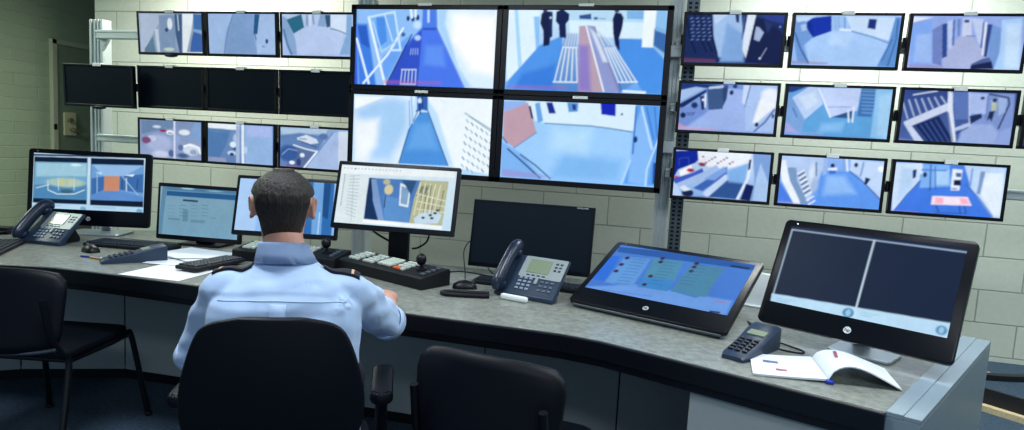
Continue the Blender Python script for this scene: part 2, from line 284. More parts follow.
'B10':[('g','cbe8ff','b4dcfb'),('p','dff1ff',10,100,[4,22,459,-10,418,328,350,911,23,935]),('p','a9d2fa',101,100,[10,215,170,55,299,16,405,67,412,417,284,874,152,889]),('p','f6fcff',15,100,[7,37,234,21,10,200]),('p','f2faff',81,100,[26,363,191,319,181,676,86,897,22,905]),('p','eef9ff',10,100,[546,-1,1014,-6,1026,987,708,897]),('p','bfe2ff',30,100,[555,56,622,224,747,892,708,897,541,143]),('p','4c93e0',4,100,[495,205,551,201,626,513,712,902,350,911,413,446]),('p','66a8ec',71,100,[467,353,578,343,633,687,410,711]),('l','29508c',6,[482,177,421,445,353,901]),('l','29508c',7,[545,158,621,499,712,896]),('p','2f62b4',10,100,[456,-9,546,-16,550,186,511,175,464,208]),('l','9cc6f4',13,[427,7,443,355]),('l','6aa0e0',7,[413,66,423,386]),('l','bfe0ff',17,[460,19,463,164]),('e','d4e8ff',7,[489,55,16,35]),('l','16306a',9,[490,90,496,228]),('l','16306a',8,[504,2,510,146]),('l','9cb8c8',9,[815,193,1013,403]),('l','7f9fb8',6,[846,233,1014,431]),('l','8fb2c8',8,[828,278,842,313]),('l','4f7f9a',8,[862,315,877,350]),('l','8fb2c8',8,[897,351,911,387]),('l','4f7f9a',8,[931,388,946,424]),('l','8fb2c8',8,[965,425,980,460]),('l','4f7f9a',8,[1000,461,1014,497]),('l','4f7f9a',8,[824,375,839,411]),('l','8fb2c8',8,[859,412,873,448]),('l','4f7f9a',8,[893,449,908,485]),('l','8fb2c8',8,[928,485,942,521]),('l','4f7f9a',8,[962,522,977,557]),('l','8fb2c8',8,[996,558,1011,594]),('l','8fb2c8',8,[820,473,835,509]),('l','4f7f9a',8,[855,510,870,546]),('l','8fb2c8',8,[890,547,904,582]),('l','4f7f9a',8,[924,583,939,619]),('l','8fb2c8',8,[959,619,973,655]),('l','4f7f9a',8,[993,656,1007,691]),('l','4f7f9a',8,[817,571,831,607]),('l','8fb2c8',8,[851,608,866,644]),('l','4f7f9a',8,[886,644,901,680]),('l','8fb2c8',8,[921,681,935,717]),('l','4f7f9a',8,[955,717,970,753]),('l','8fb2c8',8,[990,753,1004,789]),('l','8fb2c8',8,[813,670,828,706]),('l','4f7f9a',8,[848,706,863,742]),('l','8fb2c8',8,[883,743,897,778]),('l','4f7f9a',8,[917,779,932,815]),('l','8fb2c8',8,[952,815,966,851]),('l','4f7f9a',8,[986,851,1001,887]),('l','4f7f9a',8,[809,768,824,804]),('l','8fb2c8',8,[844,805,859,841]),('l','4f7f9a',8,[879,841,894,877]),('l','8fb2c8',8,[914,877,928,913]),('l','4f7f9a',8,[948,914,963,949]),('l','8fb2c8',8,[806,867,821,903]),('l','4f7f9a',8,[841,904,856,940]),('l','8fb2c8',8,[876,940,890,976]),('l','d4e4ec',6,[636,35,681,75])],
'B11':[('g','a8d6ff','8cc4fb'),('p','d8f0ff',10,100,[146,6,853,-4,852,324,580,278,293,275,215,252]),('p','9fd0ff',14,100,[278,291,580,286,845,339,844,685,796,981,316,1001,184,762,85,608,220,400]),('p','82bcf6',95,100,[411,617,800,690,781,969,331,984]),('p','b6dffc',119,100,[340,329,582,336,562,630,318,598]),('p','bf9fb0',5,100,[1,151,161,20,229,393,85,608,6,496]),('p','93b4f0',10,100,[-11,18,146,6,154,35,1,157]),('l','4c72b0',5,[85,611,229,399]),('p','6aa6ea',7,100,[208,31,239,14,269,247,234,274]),('p','12285c',5,100,[166,64,181,63,205,229,189,219]),('p','1a2f92',4,100,[281,11,322,8,350,146,304,150]),('p','5d94d8',5,100,[418,1,490,1,490,111,432,122]),('p','1c3c86',4,100,[451,21,475,25,478,95,457,91]),('p','1626b8',4,100,[631,-10,728,-8,731,149,642,133]),('e','2a4a7a',3,[770,120,7,14]),('l','355a8c',6,[281,276,580,283,698,301,845,333]),('p','5c9ff0',10,100,[853,-4,1003,-1,1024,979,811,979,854,654]),('p','86bcfa',24,100,[845,339,890,22,981,525,956,988,839,961]),('l','bfe2ff',13,[890,22,970,526]),('l','bfe2ff',10,[1014,351,948,787,949,989]),('l','3873cc',10,[855,24,855,597]),('e','17357a',5,[865,423,13,40]),('p','254fa4',10,100,[985,697,1007,694,1012,952,989,955]),('l','3c78d4',8,[919,19,976,412]),('l','3c78d4',8,[968,16,997,381]),('p','7fb6f4',14,100,[-2,542,135,678,285,1005,7,981]),('l','1d4080',10,[42,628,154,796,269,977]),('l','28508e',9,[132,693,233,817,338,977]),('l','2d5a9c',8,[2,481,36,553]),('p','9f8fd0',14,60,[11,889,267,932,361,965,11,990]),('l','c4e6ff',6,[844,685,797,987])],
'R00':[('g','24386c','263f78'),('p','9fc0ea',15,100,[267,-13,559,-16,605,469,624,866,362,877,295,446]),('p','7fa8de',49,100,[422,168,602,408,629,959,382,970]),('p','bcd2f2',24,100,[275,-13,429,-15,300,201]),('p','d9e6f8',6,100,[627,-11,710,-3,714,223,648,881,605,713,605,469]),('l','41639c',11,[592,44,591,500]),('p','1a3368',5,100,[498,-15,539,-16,547,160,516,151]),('p','14204c',7,100,[708,42,843,101,1031,427,1043,1016,645,973]),('p','1a2d66',15,100,[840,41,1018,38,1030,397,894,220]),('p','2d3f90',29,100,[762,-18,1016,-6,1023,187,828,101]),('p','a0b4da',6,100,[723,238,753,247,808,357,768,540,713,496]),('p','24366e',10,100,[798,101,893,190,842,371]),('l','a8b0d8',7,[850,674,800,874]),('e','cfd8f0',4,[793,884,11,21]),('e','8ea0cc',4,[966,236,9,18]),('p','182a5c',15,100,[-39,-9,251,-12,297,477,382,970,-5,971]),('l','0c183c',18,[80,5,138,420,231,758]),('l','0c183c',18,[143,4,193,418,294,756]),('l','0c183c',16,[-4,52,46,484,122,793]),('l','0c183c',16,[236,3,271,416,345,785]),('p','7a4058',20,60,[-8,908,333,925,336,987,-10,981]),('l','6f8cc8',9,[36,82,59,70]),('l','6f8cc8',9,[96,81,119,69]),('l','6f8cc8',9,[156,81,179,68]),('l','6f8cc8',9,[215,80,238,67]),('l','6f8cc8',9,[47,156,71,143]),('l','6f8cc8',9,[107,155,130,142]),('l','6f8cc8',9,[167,154,190,141]),('l','6f8cc8',9,[226,153,249,140]),('l','6f8cc8',9,[58,230,82,217]),('l','6f8cc8',9,[118,229,141,216]),('l','6f8cc8',9,[178,228,201,215]),('l','6f8cc8',9,[237,226,260,214]),('l','6f8cc8',9,[47,304,71,291]),('l','6f8cc8',9,[107,303,130,290]),('l','6f8cc8',9,[167,302,190,289]),('l','6f8cc8',9,[226,300,249,288]),('l','6f8cc8',9,[59,378,82,365]),('l','6f8cc8',9,[118,377,141,364]),('l','6f8cc8',9,[178,375,201,363]),('l','6f8cc8',9,[238,374,260,361]),('l','6f8cc8',9,[70,453,93,440]),('l','6f8cc8',9,[130,451,153,438]),('l','6f8cc8',9,[189,449,212,436]),('l','6f8cc8',9,[249,448,272,435]),('l','6f8cc8',9,[59,527,82,514]),('l','6f8cc8',9,[119,526,142,513]),('l','6f8cc8',9,[178,524,201,511]),('l','6f8cc8',9,[238,522,261,509])],
'R01':[('g','9fc4f4','93bcf2'),('p','a6caf8',28,100,[110,448,360,317,554,313,905,532,905,992,171,996]),('p','b4d4fb',57,100,[360,317,571,343,528,621,345,566]),('p','c9e0fc',14,100,[476,8,945,32,946,501,552,282]),('p','6f9ad8',19,100,[-27,46,108,137,186,446,103,605,168,949,59,922,-15,420]),('p','c4dcf8',12,100,[-13,30,192,12,106,106,16,138]),('p','a8c6f0',9,100,[50,200,102,168,124,292,72,324]),('p','1233a8',4,100,[108,137,164,49,342,4,360,311,186,446,115,261]),('p','0f2c94',9,100,[108,137,152,105,201,445,150,353]),('l','8fb4e4',15,[374,40,394,255]),('l','8fb4e4',15,[410,24,428,254]),('l','5c86c8',11,[471,39,484,253]),('p','dcecff',7,100,[431,254,551,267,547,313,434,300]),('p','17307c',4,100,[700,60,777,71,775,271,697,242]),('l','456ca4',8,[554,313,752,415,912,532]),('p','5f92d4',14,100,[945,32,999,32,1043,1001,832,995,908,578]),('l','345f9e',12,[972,62,979,454,933,975]),('l','3a68a8',11,[943,455,869,886]),('l','3b66a4',17,[5,357,76,669,168,949]),('p','8f5c88',7,45,[5,924,358,934,360,971,8,981])],
'R02':[('g','8fa9e8','a0b0e8'),('p','7fa8f0',14,100,[-15,140,162,73,236,941,23,951]),('p','dfeafc',12,100,[-24,12,174,25,-1,124]),('p','9cbcf4',47,100,[45,364,180,329,227,909,49,885]),('p','a9b4dc',14,100,[453,386,540,367,700,760,689,1000,313,954,352,645,413,451]),('p','c9d2ee',14,100,[443,37,516,36,540,367,453,386]),('p','6f84c4',5,100,[183,264,265,151,303,808,313,954,227,909]),('p','2c4890',5,100,[265,151,309,134,349,774,306,808]),('p','b9caf2',7,100,[306,102,356,70,380,628,349,613]),('p','4f6cb0',5,100,[356,70,375,70,397,547,379,564]),('p','6c86c4',5,100,[392,54,422,53,437,370,416,387]),('p','26448c',5,100,[452,62,501,68,502,124,460,119]),('l','5f74a8',8,[496,369,584,376]),('p','bccbf0',9,100,[516,36,619,50,645,602,599,477]),('p','3b5698',4,100,[624,113,638,113,648,602,632,587]),('p','dfe9fa',5,100,[638,113,660,112,678,760,654,730]),('p','2b468c',5,100,[662,144,707,152,702,775,671,761]),('p','7398d4',9,100,[707,158,794,219,804,787,777,1012,710,791]),('p','a8ccf6',14,100,[782,63,955,30,1002,1016,777,1012,809,660]),('p','c3defb',56,100,[829,156,948,123,992,969,862,975]),('p','4c6098',4,100,[571,909,673,793,723,775,751,853,581,941]),('p','16224c',5,100,[573,932,751,847,776,996,571,1006]),('p','8f78b0',9,50,[14,935,328,953,331,995,19,1011])],
'R10':[('g','6f92da','86aae8'),('p','1c3878',15,100,[-30,-33,492,17,494,49,-6,146]),('p','a4c0ec',8,100,[-30,164,155,70,270,96,-12,410]),('p','16285c',5,100,[-18,460,271,112,266,177,11,557]),('l','8fb0e0',12,[-12,410,254,97]),('p','7290d4',26,100,[-23,543,268,422,292,584,76,933,-15,941]),('p','9cb6ec',26,100,[495,81,655,103,688,455,712,972,94,964,293,617]),('p','3c5888',5,100,[274,112,446,68,459,521,307,556]),('p','bcd0ee',5,100,[293,62,444,20,447,78,287,108]),('p','2c4476',8,100,[438,69,494,49,489,308,457,473]),('l','e4eefc',17,[263,226,268,487]),('p','1c2f60',6,100,[204,263,248,260,266,553,233,556]),('e','1c2f64',17,[155,463,36,66]),('e','e8f0fc',4,[242,342,13,26]),('e','122250',8,[41,687,30,59]),('l','2c4478',8,[80,634,162,627,140,679,85,667]),('e','14244e',6,[534,169,21,51]),('e','1c2f60',8,[565,38,25,38]),('l','142c68',12,[720,-29,688,455]),('p','c4d8f6',10,100,[651,7,717,3,683,423,652,361]),('p','a9c4f0',10,100,[729,2,993,-14,1028,974,712,972,688,455]),('p','f2f8ff',36,100,[877,152,983,82,1000,431,815,800,782,771,825,348]),('e','e8f2ff',45,[927,213,85,159]),('l','4c6cb0',18,[988,496,907,759,807,963]),('e','102450',6,[824,822,20,48]),('e','102450',6,[982,631,12,45]),('p','d9a0b0',15,60,[-19,841,93,931,422,950,407,985,-18,992])],
'R11':[('g','6aa4e2','5a9ade'),('p','203c80',13,100,[-30,-34,189,-14,51,111,-16,133]),('p','7aa4dc',15,100,[-16,233,59,262,193,671,161,979,0,705]),('p','b9d2f8',8,100,[41,229,205,-15,287,13,352,340,190,672]),('p','cfe2fc',40,100,[105,225,258,81,303,311,200,486]),('l','3f6cb0',12,[60,447,110,628]),('p','5fa4de',15,100,[193,671,355,390,430,601,851,565,844,979,161,979]),('p','84bcf0',70,100,[358,741,577,688,557,890,335,911]),('p','c2d4fa',6,100,[290,13,702,-7,689,447,431,611,370,372]),('l','7c98d0',8,[387,398,623,379]),('l','e4f0ff',15,[295,29,438,600]),('p','2c5490',5,100,[446,600,642,450,652,615]),('l','e8f4ff',15,[603,454,621,684]),('l','e8f4ff',15,[654,383,655,681]),('p','3f74b4',5,100,[702,3,841,10,847,368,828,567,695,562,707,215]),('l','84b0e0',7,[710,51,830,56]),('l','84b0e0',7,[714,123,834,128]),('l','84b0e0',7,[718,195,838,199]),('l','84b0e0',7,[722,266,843,271]),('l','84b0e0',7,[726,338,847,342]),('l','84b0e0',7,[730,410,851,414]),('l','84b0e0',7,[734,483,855,486]),('p','8fc4f0',10,100,[841,10,1009,15,1032,1026,844,979,849,532]),('p','a4d2f6',50,100,[885,105,999,97,1021,978,903,923]),('p','c4aed8',20,60,[4,943,1,722,161,979]),('p','8fa8e0',8,50,[-5,927,384,924,387,974,-1,1012])],
'R12':[('g','30488c','4a64a4'),('p','5a76b8',10,100,[431,2,583,8,610,536,490,546]),('p','7f98d4',19,100,[590,8,983,14,1019,1044,527,995,628,684]),('p','9cb2e4',39,100,[564,640,818,617,889,775,875,1009,543,1011]),('p','b8c8ee',5,100,[575,9,595,8,639,673,605,686,505,779,500,712,615,602]),('l','16285c',9,[516,828,613,695]),('p','a8bcec',10,100,[595,14,749,30,761,423,625,418]),('e','16285c',5,[707,115,19,29]),('p','1c2c5c',6,100,[613,469,715,411,728,492,632,627]),('l','4c68a8',9,[751,63,759,506]),('p','7c94cc',10,100,[764,29,930,83,939,212,884,710,781,504]),('l','14244c',14,[764,36,930,89,947,212,883,693]),('p','9cb4e4',10,100,[842,89,917,116,921,377,866,448]),('p','1c2a50',5,100,[779,372,830,352,815,567,793,503,773,561]),('p','b4c0a8',6,100,[788,207,842,203,841,344,800,348]),('l','c8d4e0',9,[787,158,809,222,835,161]),('e','26365c',5,[816,150,21,39]),('p','15265a',7,100,[113,714,340,492,511,997,234,1009]),('l','4a68b0',7,[137,719,265,1006]),('l','4a68b0',7,[182,681,314,1000]),('l','4a68b0',7,[226,643,363,995]),('l','4a68b0',7,[270,605,413,990]),('l','4a68b0',7,[314,568,462,985]),('p','ccd8f2',5,100,[22,637,415,219,449,283,446,349,75,735]),('p','d9e4f8',5,100,[393,5,435,18,457,349,527,995,487,983,410,386]),('l','26407c',9,[420,418,494,965]),('p','c8d6f4',7,100,[23,654,106,715,234,1009,157,1034]),('l','b8caee',12,[-12,217,57,566]),('l','b8caee',12,[47,199,114,514]),('l','b8caee',12,[105,181,170,462]),('l','b8caee',12,[163,164,225,411]),('l','b8caee',12,[221,146,281,359]),('l','b8caee',12,[279,129,336,308]),('l','b8caee',12,[336,111,391,257]),('l','dce8fa',11,[83,92,294,1]),('l','2c4480',7,[371,6,392,220]),('l','2a4480',11,[935,804,905,1006]),('p','8ea4dc',29,100,[889,775,997,633,1013,1028,861,1027]),('p','8090c8',7,60,[2,964,138,984,141,1025,2,1033])],
'R20':[('g','c6dcf6','86b0e8'),('p','eaf2fc',21,100,[239,-6,805,-35,783,200,530,365,261,296]),('p','0c2496',5,100,[-18,22,230,-22,249,230,38,426,2,585,-27,503]),('l','3450b8',8,[43,340,37,186,137,148,150,276]),('p','f4f0f8',6,100,[48,459,177,306,200,440,70,576]),('e','b0183c',9,[174,426,42,41]),('e','c02848',9,[28,599,34,31]),('e','7c2048',17,[293,275,40,54]),('p','e8e4f4',16,100,[224,233,337,118,329,254]),('p','3c5cc0',6,100,[-22,640,201,474,297,360,318,459,44,786]),('p','a4c0ee',11,100,[9,756,317,442,443,274,480,354,130,792,80,833]),('p','3c66b8',16,100,[215,814,559,294,567,462,319,869]),('p','7ca4e4',32,100,[324,595,527,298,564,395,441,613]),('p','c4d8f8',6,100,[321,920,550,464,571,562,375,998]),('p','2f5494',11,100,[391,978,573,596,753,606,689,993]),('p','7fb0ea',42,100,[564,395,783,200,755,639,591,627]),('p','dceaff',5,100,[787,100,820,129,799,533,706,1001,681,987,767,537]),('p','10205c',4,100,[771,644,857,676,829,1006,726,998]),('p','0e1c4c',5,100,[780,127,806,124,802,315,778,368]),('p','7ca0d8',11,100,[813,-36,1013,-25,1039,1002,837,1005,861,659]),('p','a9c8f0',16,100,[871,523,904,186,1004,606,1007,1007,853,996]),('p','b9d4f6',11,100,[-38,659,54,802,104,1002,-29,1004]),('e','10204c',7,[161,925,64,82]),('p','d8e4f6',5,100,[63,818,111,760,200,851,117,897]),('p','302850',8,50,[87,987,473,966,425,997,89,1032]),('e','902040',5,[295,116,13,17]),('e','203070',5,[332,237,13,17]),('e','c04060',5,[362,196,13,17]),('e','606090',5,[391,156,13,17]),('e','902040',5,[421,115,13,17]),('e','203070',5,[458,236,13,17]),('e','c04060',5,[487,195,13,17]),('e','606090',5,[517,155,13,17]),('e','902040',5,[546,114,13,17]),('e','203070',5,[583,234,13,17]),('e','c04060',5,[612,194,13,17])],
'R21':[('g','8cb4f4','6aa0f0'),('p','b4cef6',20,100,[-30,-3,456,-24,409,304,311,935,198,951,-13,357]),('p','5f9af2',15,100,[409,304,676,237,1004,799,1017,1033,283,1025,387,820]),('p','92c0fc',81,100,[460,365,634,343,764,698,449,777]),('p','4c80e8',15,100,[-31,671,-23,497,149,959,-16,983]),('p','ecf4ff',8,100,[-16,116,40,75,79,380,233,998,168,1008,20,526]),('p','7c9cc8',8,100,[64,244,154,233,176,505,314,986,240,980,102,515]),('l','f2f8ff',13,[177,367,238,274]),('l','f2f8ff',13,[196,458,257,364]),('l','f2f8ff',13,[215,548,276,454]),('l','f2f8ff',13,[235,639,295,544]),('l','f2f8ff',13,[254,729,314,635]),('l','f2f8ff',13,[273,819,333,725]),('l','f2f8ff',13,[292,910,353,815]),('l','f2f8ff',13,[312,1000,372,905]),('l','16305c',14,[184,408,235,326]),('l','16305c',14,[203,498,254,416]),('l','16305c',14,[222,589,274,506]),('l','16305c',14,[242,679,293,596]),('l','16305c',14,[261,769,312,686]),('e','dce8fa',33,[314,350,26,204]),('l','446898',12,[347,107,361,378]),('e','a8c0e6',28,[351,585,32,136]),('p','e8f0ff',4,100,[468,211,555,184,558,245,471,255]),('e','14285c',6,[510,149,21,44]),('p','9cbaf0',10,100,[416,-20,457,-7,458,332,420,371]),('p','3c74d8',8,100,[478,254,550,246,546,321,490,328]),('l','7ca4e8',16,[609,9,629,242]),('l','e0ecff',20,[640,5,660,239]),('p','c0d8fa',15,100,[679,1,1015,28,1019,797,775,325,684,236]),('e','16305e',6,[737,111,19,47]),('l','7c9cd0',17,[807,53,791,323]),('l','2c5090',10,[685,252,830,470,1011,798]),('p','12264c',5,100,[839,351,891,378,862,489,835,503]),('e','f4f8ff',11,[980,165,31,60]),('p','8f90d8',10,50,[-17,948,232,981,234,1015,-13,1035])],
'R22':[('g','4a84ea','3f78e4'),('p','cfe4fc',10,100,[-28,15,233,1,237,334,13,1026]),('p','b9d8fa',48,100,[55,123,162,110,170,511,49,833]),('p','c0dafa',14,100,[623,-12,997,7,1016,1002,935,999,709,437]),('p','e4f2ff',29,100,[822,127,981,107,1005,955,947,964,805,556]),('p','7fb4f4',14,100,[233,18,489,3,530,429,246,501]),('p','a8d0fa',10,100,[376,117,495,102,505,399,393,414]),('p','16307c',4,100,[162,150,197,125,197,289,169,327]),('e','14285c',6,[279,229,18,53]),('l','2c5cb0',12,[322,24,343,538]),('l','3868bc',10,[364,52,392,514]),('l','d4e8ff',22,[233,18,244,200]),('l','4c80d0',14,[248,132,467,122]),('p','e8f2ff',6,100,[524,82,614,87,611,285,609,501,532,512,525,297]),('p','0e1c48',4,100,[546,301,611,285,615,404,549,406]),('p','4c68a0',5,100,[555,154,606,154,608,236,563,232]),('e','88a4cc',5,[562,474,30,20]),('l','7ca4dc',18,[701,60,700,406]),('p','7c98c8',5,100,[777,100,818,95,798,557,767,545]),('l','3c68b8',9,[661,378,795,630,937,982]),('l','3c68b8',9,[246,367,132,652,41,971]),('p','f4e4f4',4,100,[369,645,691,622,738,791,368,819]),('p','fcb4cc',14,100,[401,674,476,669,476,790,400,794]),('p','fcb4cc',14,100,[618,656,685,656,714,761,640,772]),('l','1c3c8c',10,[418,839,448,959]),('l','1c3c8c',10,[628,814,643,945]),('l','1c3c8c',9,[672,814,695,937]),('l','2c54ac',9,[419,980,696,953]),('p','a878d0',10,60,[26,990,259,988,261,1032,17,1043])],
'hpL':[('g','c8e2f4','b4d8f2'),('p','0c1c34',0,100,[4,67,479,44,486,901,5,907]),('p','0c1c34',0,100,[507,41,989,21,997,904,516,909]),('p','6fa6c8',1,100,[10,162,478,136,484,812,9,819]),('p','9cc8dc',24,100,[25,180,471,152,476,382,29,427]),('p','4c86b4',24,100,[14,581,479,536,484,812,9,819]),('e','d0ecf4',6,[378,185,47,23]),('l','e4f4f4',7,[136,665,221,733,370,719,462,634]),('e','3c6478',5,[303,676,56,38]),('e','a9c4b8',18,[291,516,168,84]),('l','c8e4ec',7,[132,493,136,665]),('l','c8e4ec',6,[225,446,229,656]),('l','c8e4ec',6,[364,432,368,643]),('e','c4c890',9,[263,511,22,69]),('e','c8c8a0',9,[338,511,19,61]),('l','dff0f4',6,[33,637,143,569]),('p','6c9ed4',1,100,[513,156,989,129,995,795,518,809]),('p','94bce8',15,100,[528,166,982,138,815,348,626,367]),('p','3c6cac',9,100,[518,417,635,366,640,616,524,724]),('p','3c6cac',12,100,[767,353,985,292,992,641,772,604]),('p','b4dcf4',6,100,[549,298,615,291,607,350]),('p','e0f0fc',6,100,[814,329,909,300,891,348]),('l','a4c8e8',7,[796,350,945,684]),('l','a4c8e8',7,[569,334,576,719]),('l','cfe0f0',9,[834,385,839,616]),('p','5c8ccc',6,100,[524,724,640,628,773,615,993,718,995,788,518,809]),('p','c88a6c',1,100,[635,359,773,352,773,623,635,636]),('l','1c4870',9,[797,427,800,582]),('l','1c4870',9,[939,394,933,569]),('e','7cb4d8',2,[455,976,28,42]),('e','7cb4d8',2,[964,977,29,43]),('l','3c78a8',4,[434,963,476,990]),('l','3c78a8',4,[943,963,985,990]),('p','14365c',0,100,[-6,19,997,-38,998,-3,-5,57]),('p','9cc0dc',0,100,[39,934,262,933,262,948,39,953]),('p','9cc0dc',0,100,[543,938,750,934,751,949,543,953])],
'mon2':[('g','86a8b8','7ba6bc'),('p','6d98b4',16,50,[22,1,958,9,961,1023,-9,1002]),('p','4c7a9c',2,100,[32,-7,958,-8,954,65,28,73]),('p','24588c',2,100,[82,87,960,74,958,188,77,187]),('p','5c86a4',5,100,[26,0,79,1,42,996,-13,996]),('e','9cc4d4',6,[348,13,81,20]),('e','88b0c8',6,[690,30,99,13]),('p','1f4258',2,100,[294,241,486,244,484,284,291,281]),('l','648ca0',7,[112,388,197,388]),('l','557f94',7,[254,371,339,371]),('l','648ca0',7,[395,354,480,354]),('l','557f94',7,[536,337,620,337]),('l','648ca0',7,[114,461,199,461]),('l','557f94',7,[256,444,341,443]),('l','648ca0',7,[397,427,482,426]),('l','557f94',7,[538,409,622,409]),('l','648ca0',7,[116,534,202,533]),('l','557f94',7,[258,516,343,516]),('l','648ca0',7,[399,499,484,498]),('l','557f94',7,[540,482,625,481]),('l','648ca0',7,[118,607,204,606]),('l','557f94',7,[260,589,346,588]),('l','648ca0',7,[402,571,487,571]),('l','557f94',7,[542,554,627,553]),('p','4f7a90',6,60,[301,448,372,450,365,705,298,703]),('p','567f94',3,70,[113,647,266,648,268,687,115,687]),('p','5c8498',5,70,[408,650,590,647,582,711,406,710]),('l','5c8498',8,[658,586,718,588])],
'mon3':[('g','9cc4f0','8cbcf0'),('p','2f6cb0',11,100,[638,-44,960,-12,980,1031,699,1030]),('p','6fa4dc',11,100,[746,-22,853,-20,874,1010,776,1021]),('p','1c4c84',9,100,[853,-20,924,-8,927,703,868,642]),('l','b4dcfc',11,[839,578,841,1047]),('p','a9ccf4',34,100,[-19,-5,214,3,208,1052,-21,1045])],
'mon4':[('g','d4e6f0','c4e0f2'),('p','eaf2f4',3,100,[3,19,984,-15,988,110,4,154]),('p','dce9ec',3,100,[4,154,245,167,253,1017,5,988]),('p','4c7cbc',1,100,[255,199,938,182,924,925,254,909]),('p','14305c',5,100,[255,199,315,204,306,565,380,916,258,901,251,506]),('p','7c9ccc',4,100,[274,220,316,214,430,909,384,922,316,597]),('p','5c90cc',16,100,[401,486,639,551,646,916,430,909]),('e','d4cca0',11,[437,381,37,85]),('e','b8b890',8,[411,252,30,46]),('l','14284c',8,[415,484,418,688]),('p','e0ecf4',3,100,[529,253,625,323,621,659,542,637]),('p','7fa4c8',3,100,[543,301,613,351,610,621,553,603]),('p','2c507c',11,100,[542,201,667,202,633,454]),('p','b4b894',5,100,[699,181,939,189,924,925,646,925,662,515]),('p','c4dcec',11,100,[682,839,748,715,861,683,913,740,889,889,696,934]),('l','3c4c50',7,[682,447,722,277]),('l','3c4c50',7,[700,418,741,274]),('l','3c4c50',7,[723,455,761,272]),('l','3c4c50',7,[741,426,781,269]),('l','3c4c50',7,[763,462,800,267]),('l','3c5058',6,[724,310,725,735]),('l','3c5058',6,[760,315,757,730]),('l','3c5058',6,[797,320,790,726]),('l','3c5058',6,[833,325,822,721]),('l','3c5058',6,[870,329,855,716]),('l','3c5058',6,[906,334,887,711]),('l','e4e4c4',8,[702,230,678,774]),('l','e4e4c4',8,[745,234,720,768]),('l','e4e4c4',8,[789,238,763,762]),('l','e4e4c4',8,[832,243,805,756]),('l','e4e4c4',8,[875,247,847,750]),('l','e4e4c4',7,[680,414,933,510]),('l','e4e4c4',7,[688,544,938,607]),('l','e4e4c4',7,[696,674,944,703]),('e','10203c',1,[855,723,16,19]),('e','10203c',1,[817,761,15,19]),('e','10203c',1,[833,810,15,19]),('e','10203c',1,[759,814,15,19]),('e','10203c',1,[874,675,13,19]),('l','2c4c84',6,[118,62,131,63]),('l','7c98b8',6,[23,57,33,55]),('l','7c98b8',6,[54,56,64,55]),('l','7c98b8',6,[85,56,95,54]),('l','7c98b8',6,[115,55,126,54]),('l','7c98b8',6,[146,55,156,53]),('l','7c98b8',6,[177,54,187,53]),('l','7c98b8',6,[208,54,218,52]),('l','7c98b8',6,[238,53,249,52]),('l','7c98b8',6,[269,53,279,51]),('l','7c98b8',6,[300,52,310,51]),('l','7c98b8',6,[330,52,340,50]),('l','7c98b8',6,[361,51,371,50]),('l','7c98b8',6,[391,51,401,49]),('l','7c98b8',6,[421,50,431,49]),('l','7c98b8',6,[452,50,462,48]),('l','7c98b8',6,[482,49,492,48]),('l','7c98b8',6,[512,49,522,47]),('l','4c6478',6,[39,166,38,190]),('l','4c6478',6,[39,213,38,237]),('l','4c6478',6,[39,261,38,284]),('l','4c6478',6,[39,308,38,331]),('l','4c6478',6,[39,355,38,378]),('l','4c6478',6,[39,402,38,425]),('l','4c6478',6,[39,449,37,472]),('l','4c6478',6,[39,495,37,519]),('l','4c6478',6,[39,542,37,566]),('l','4c6478',6,[39,589,37,612]),('l','4c6478',6,[39,636,37,659]),('l','4c6478',6,[39,682,37,706]),('l','94acb8',5,[84,194,168,170]),('l','94acb8',5,[85,248,169,230]),('l','94acb8',5,[85,302,170,290]),('l','94acb8',5,[86,355,171,351]),('l','94acb8',5,[86,409,171,411]),('l','94acb8',5,[86,462,172,471]),('l','94acb8',5,[87,516,173,530]),('l','94acb8',5,[87,569,174,590]),('l','94acb8',5,[88,622,175,650]),('l','94acb8',5,[88,675,176,709]),('l','94acb8',5,[89,728,176,769]),('l','94acb8',5,[89,781,177,828]),('l','94acb8',5,[89,834,178,887]),('l','a9bcc4',5,[117,173,147,951]),('p','f4fafc',3,100,[249,909,924,925,925,989,250,975]),('l','3c78a8',6,[32,1007,75,1011])],
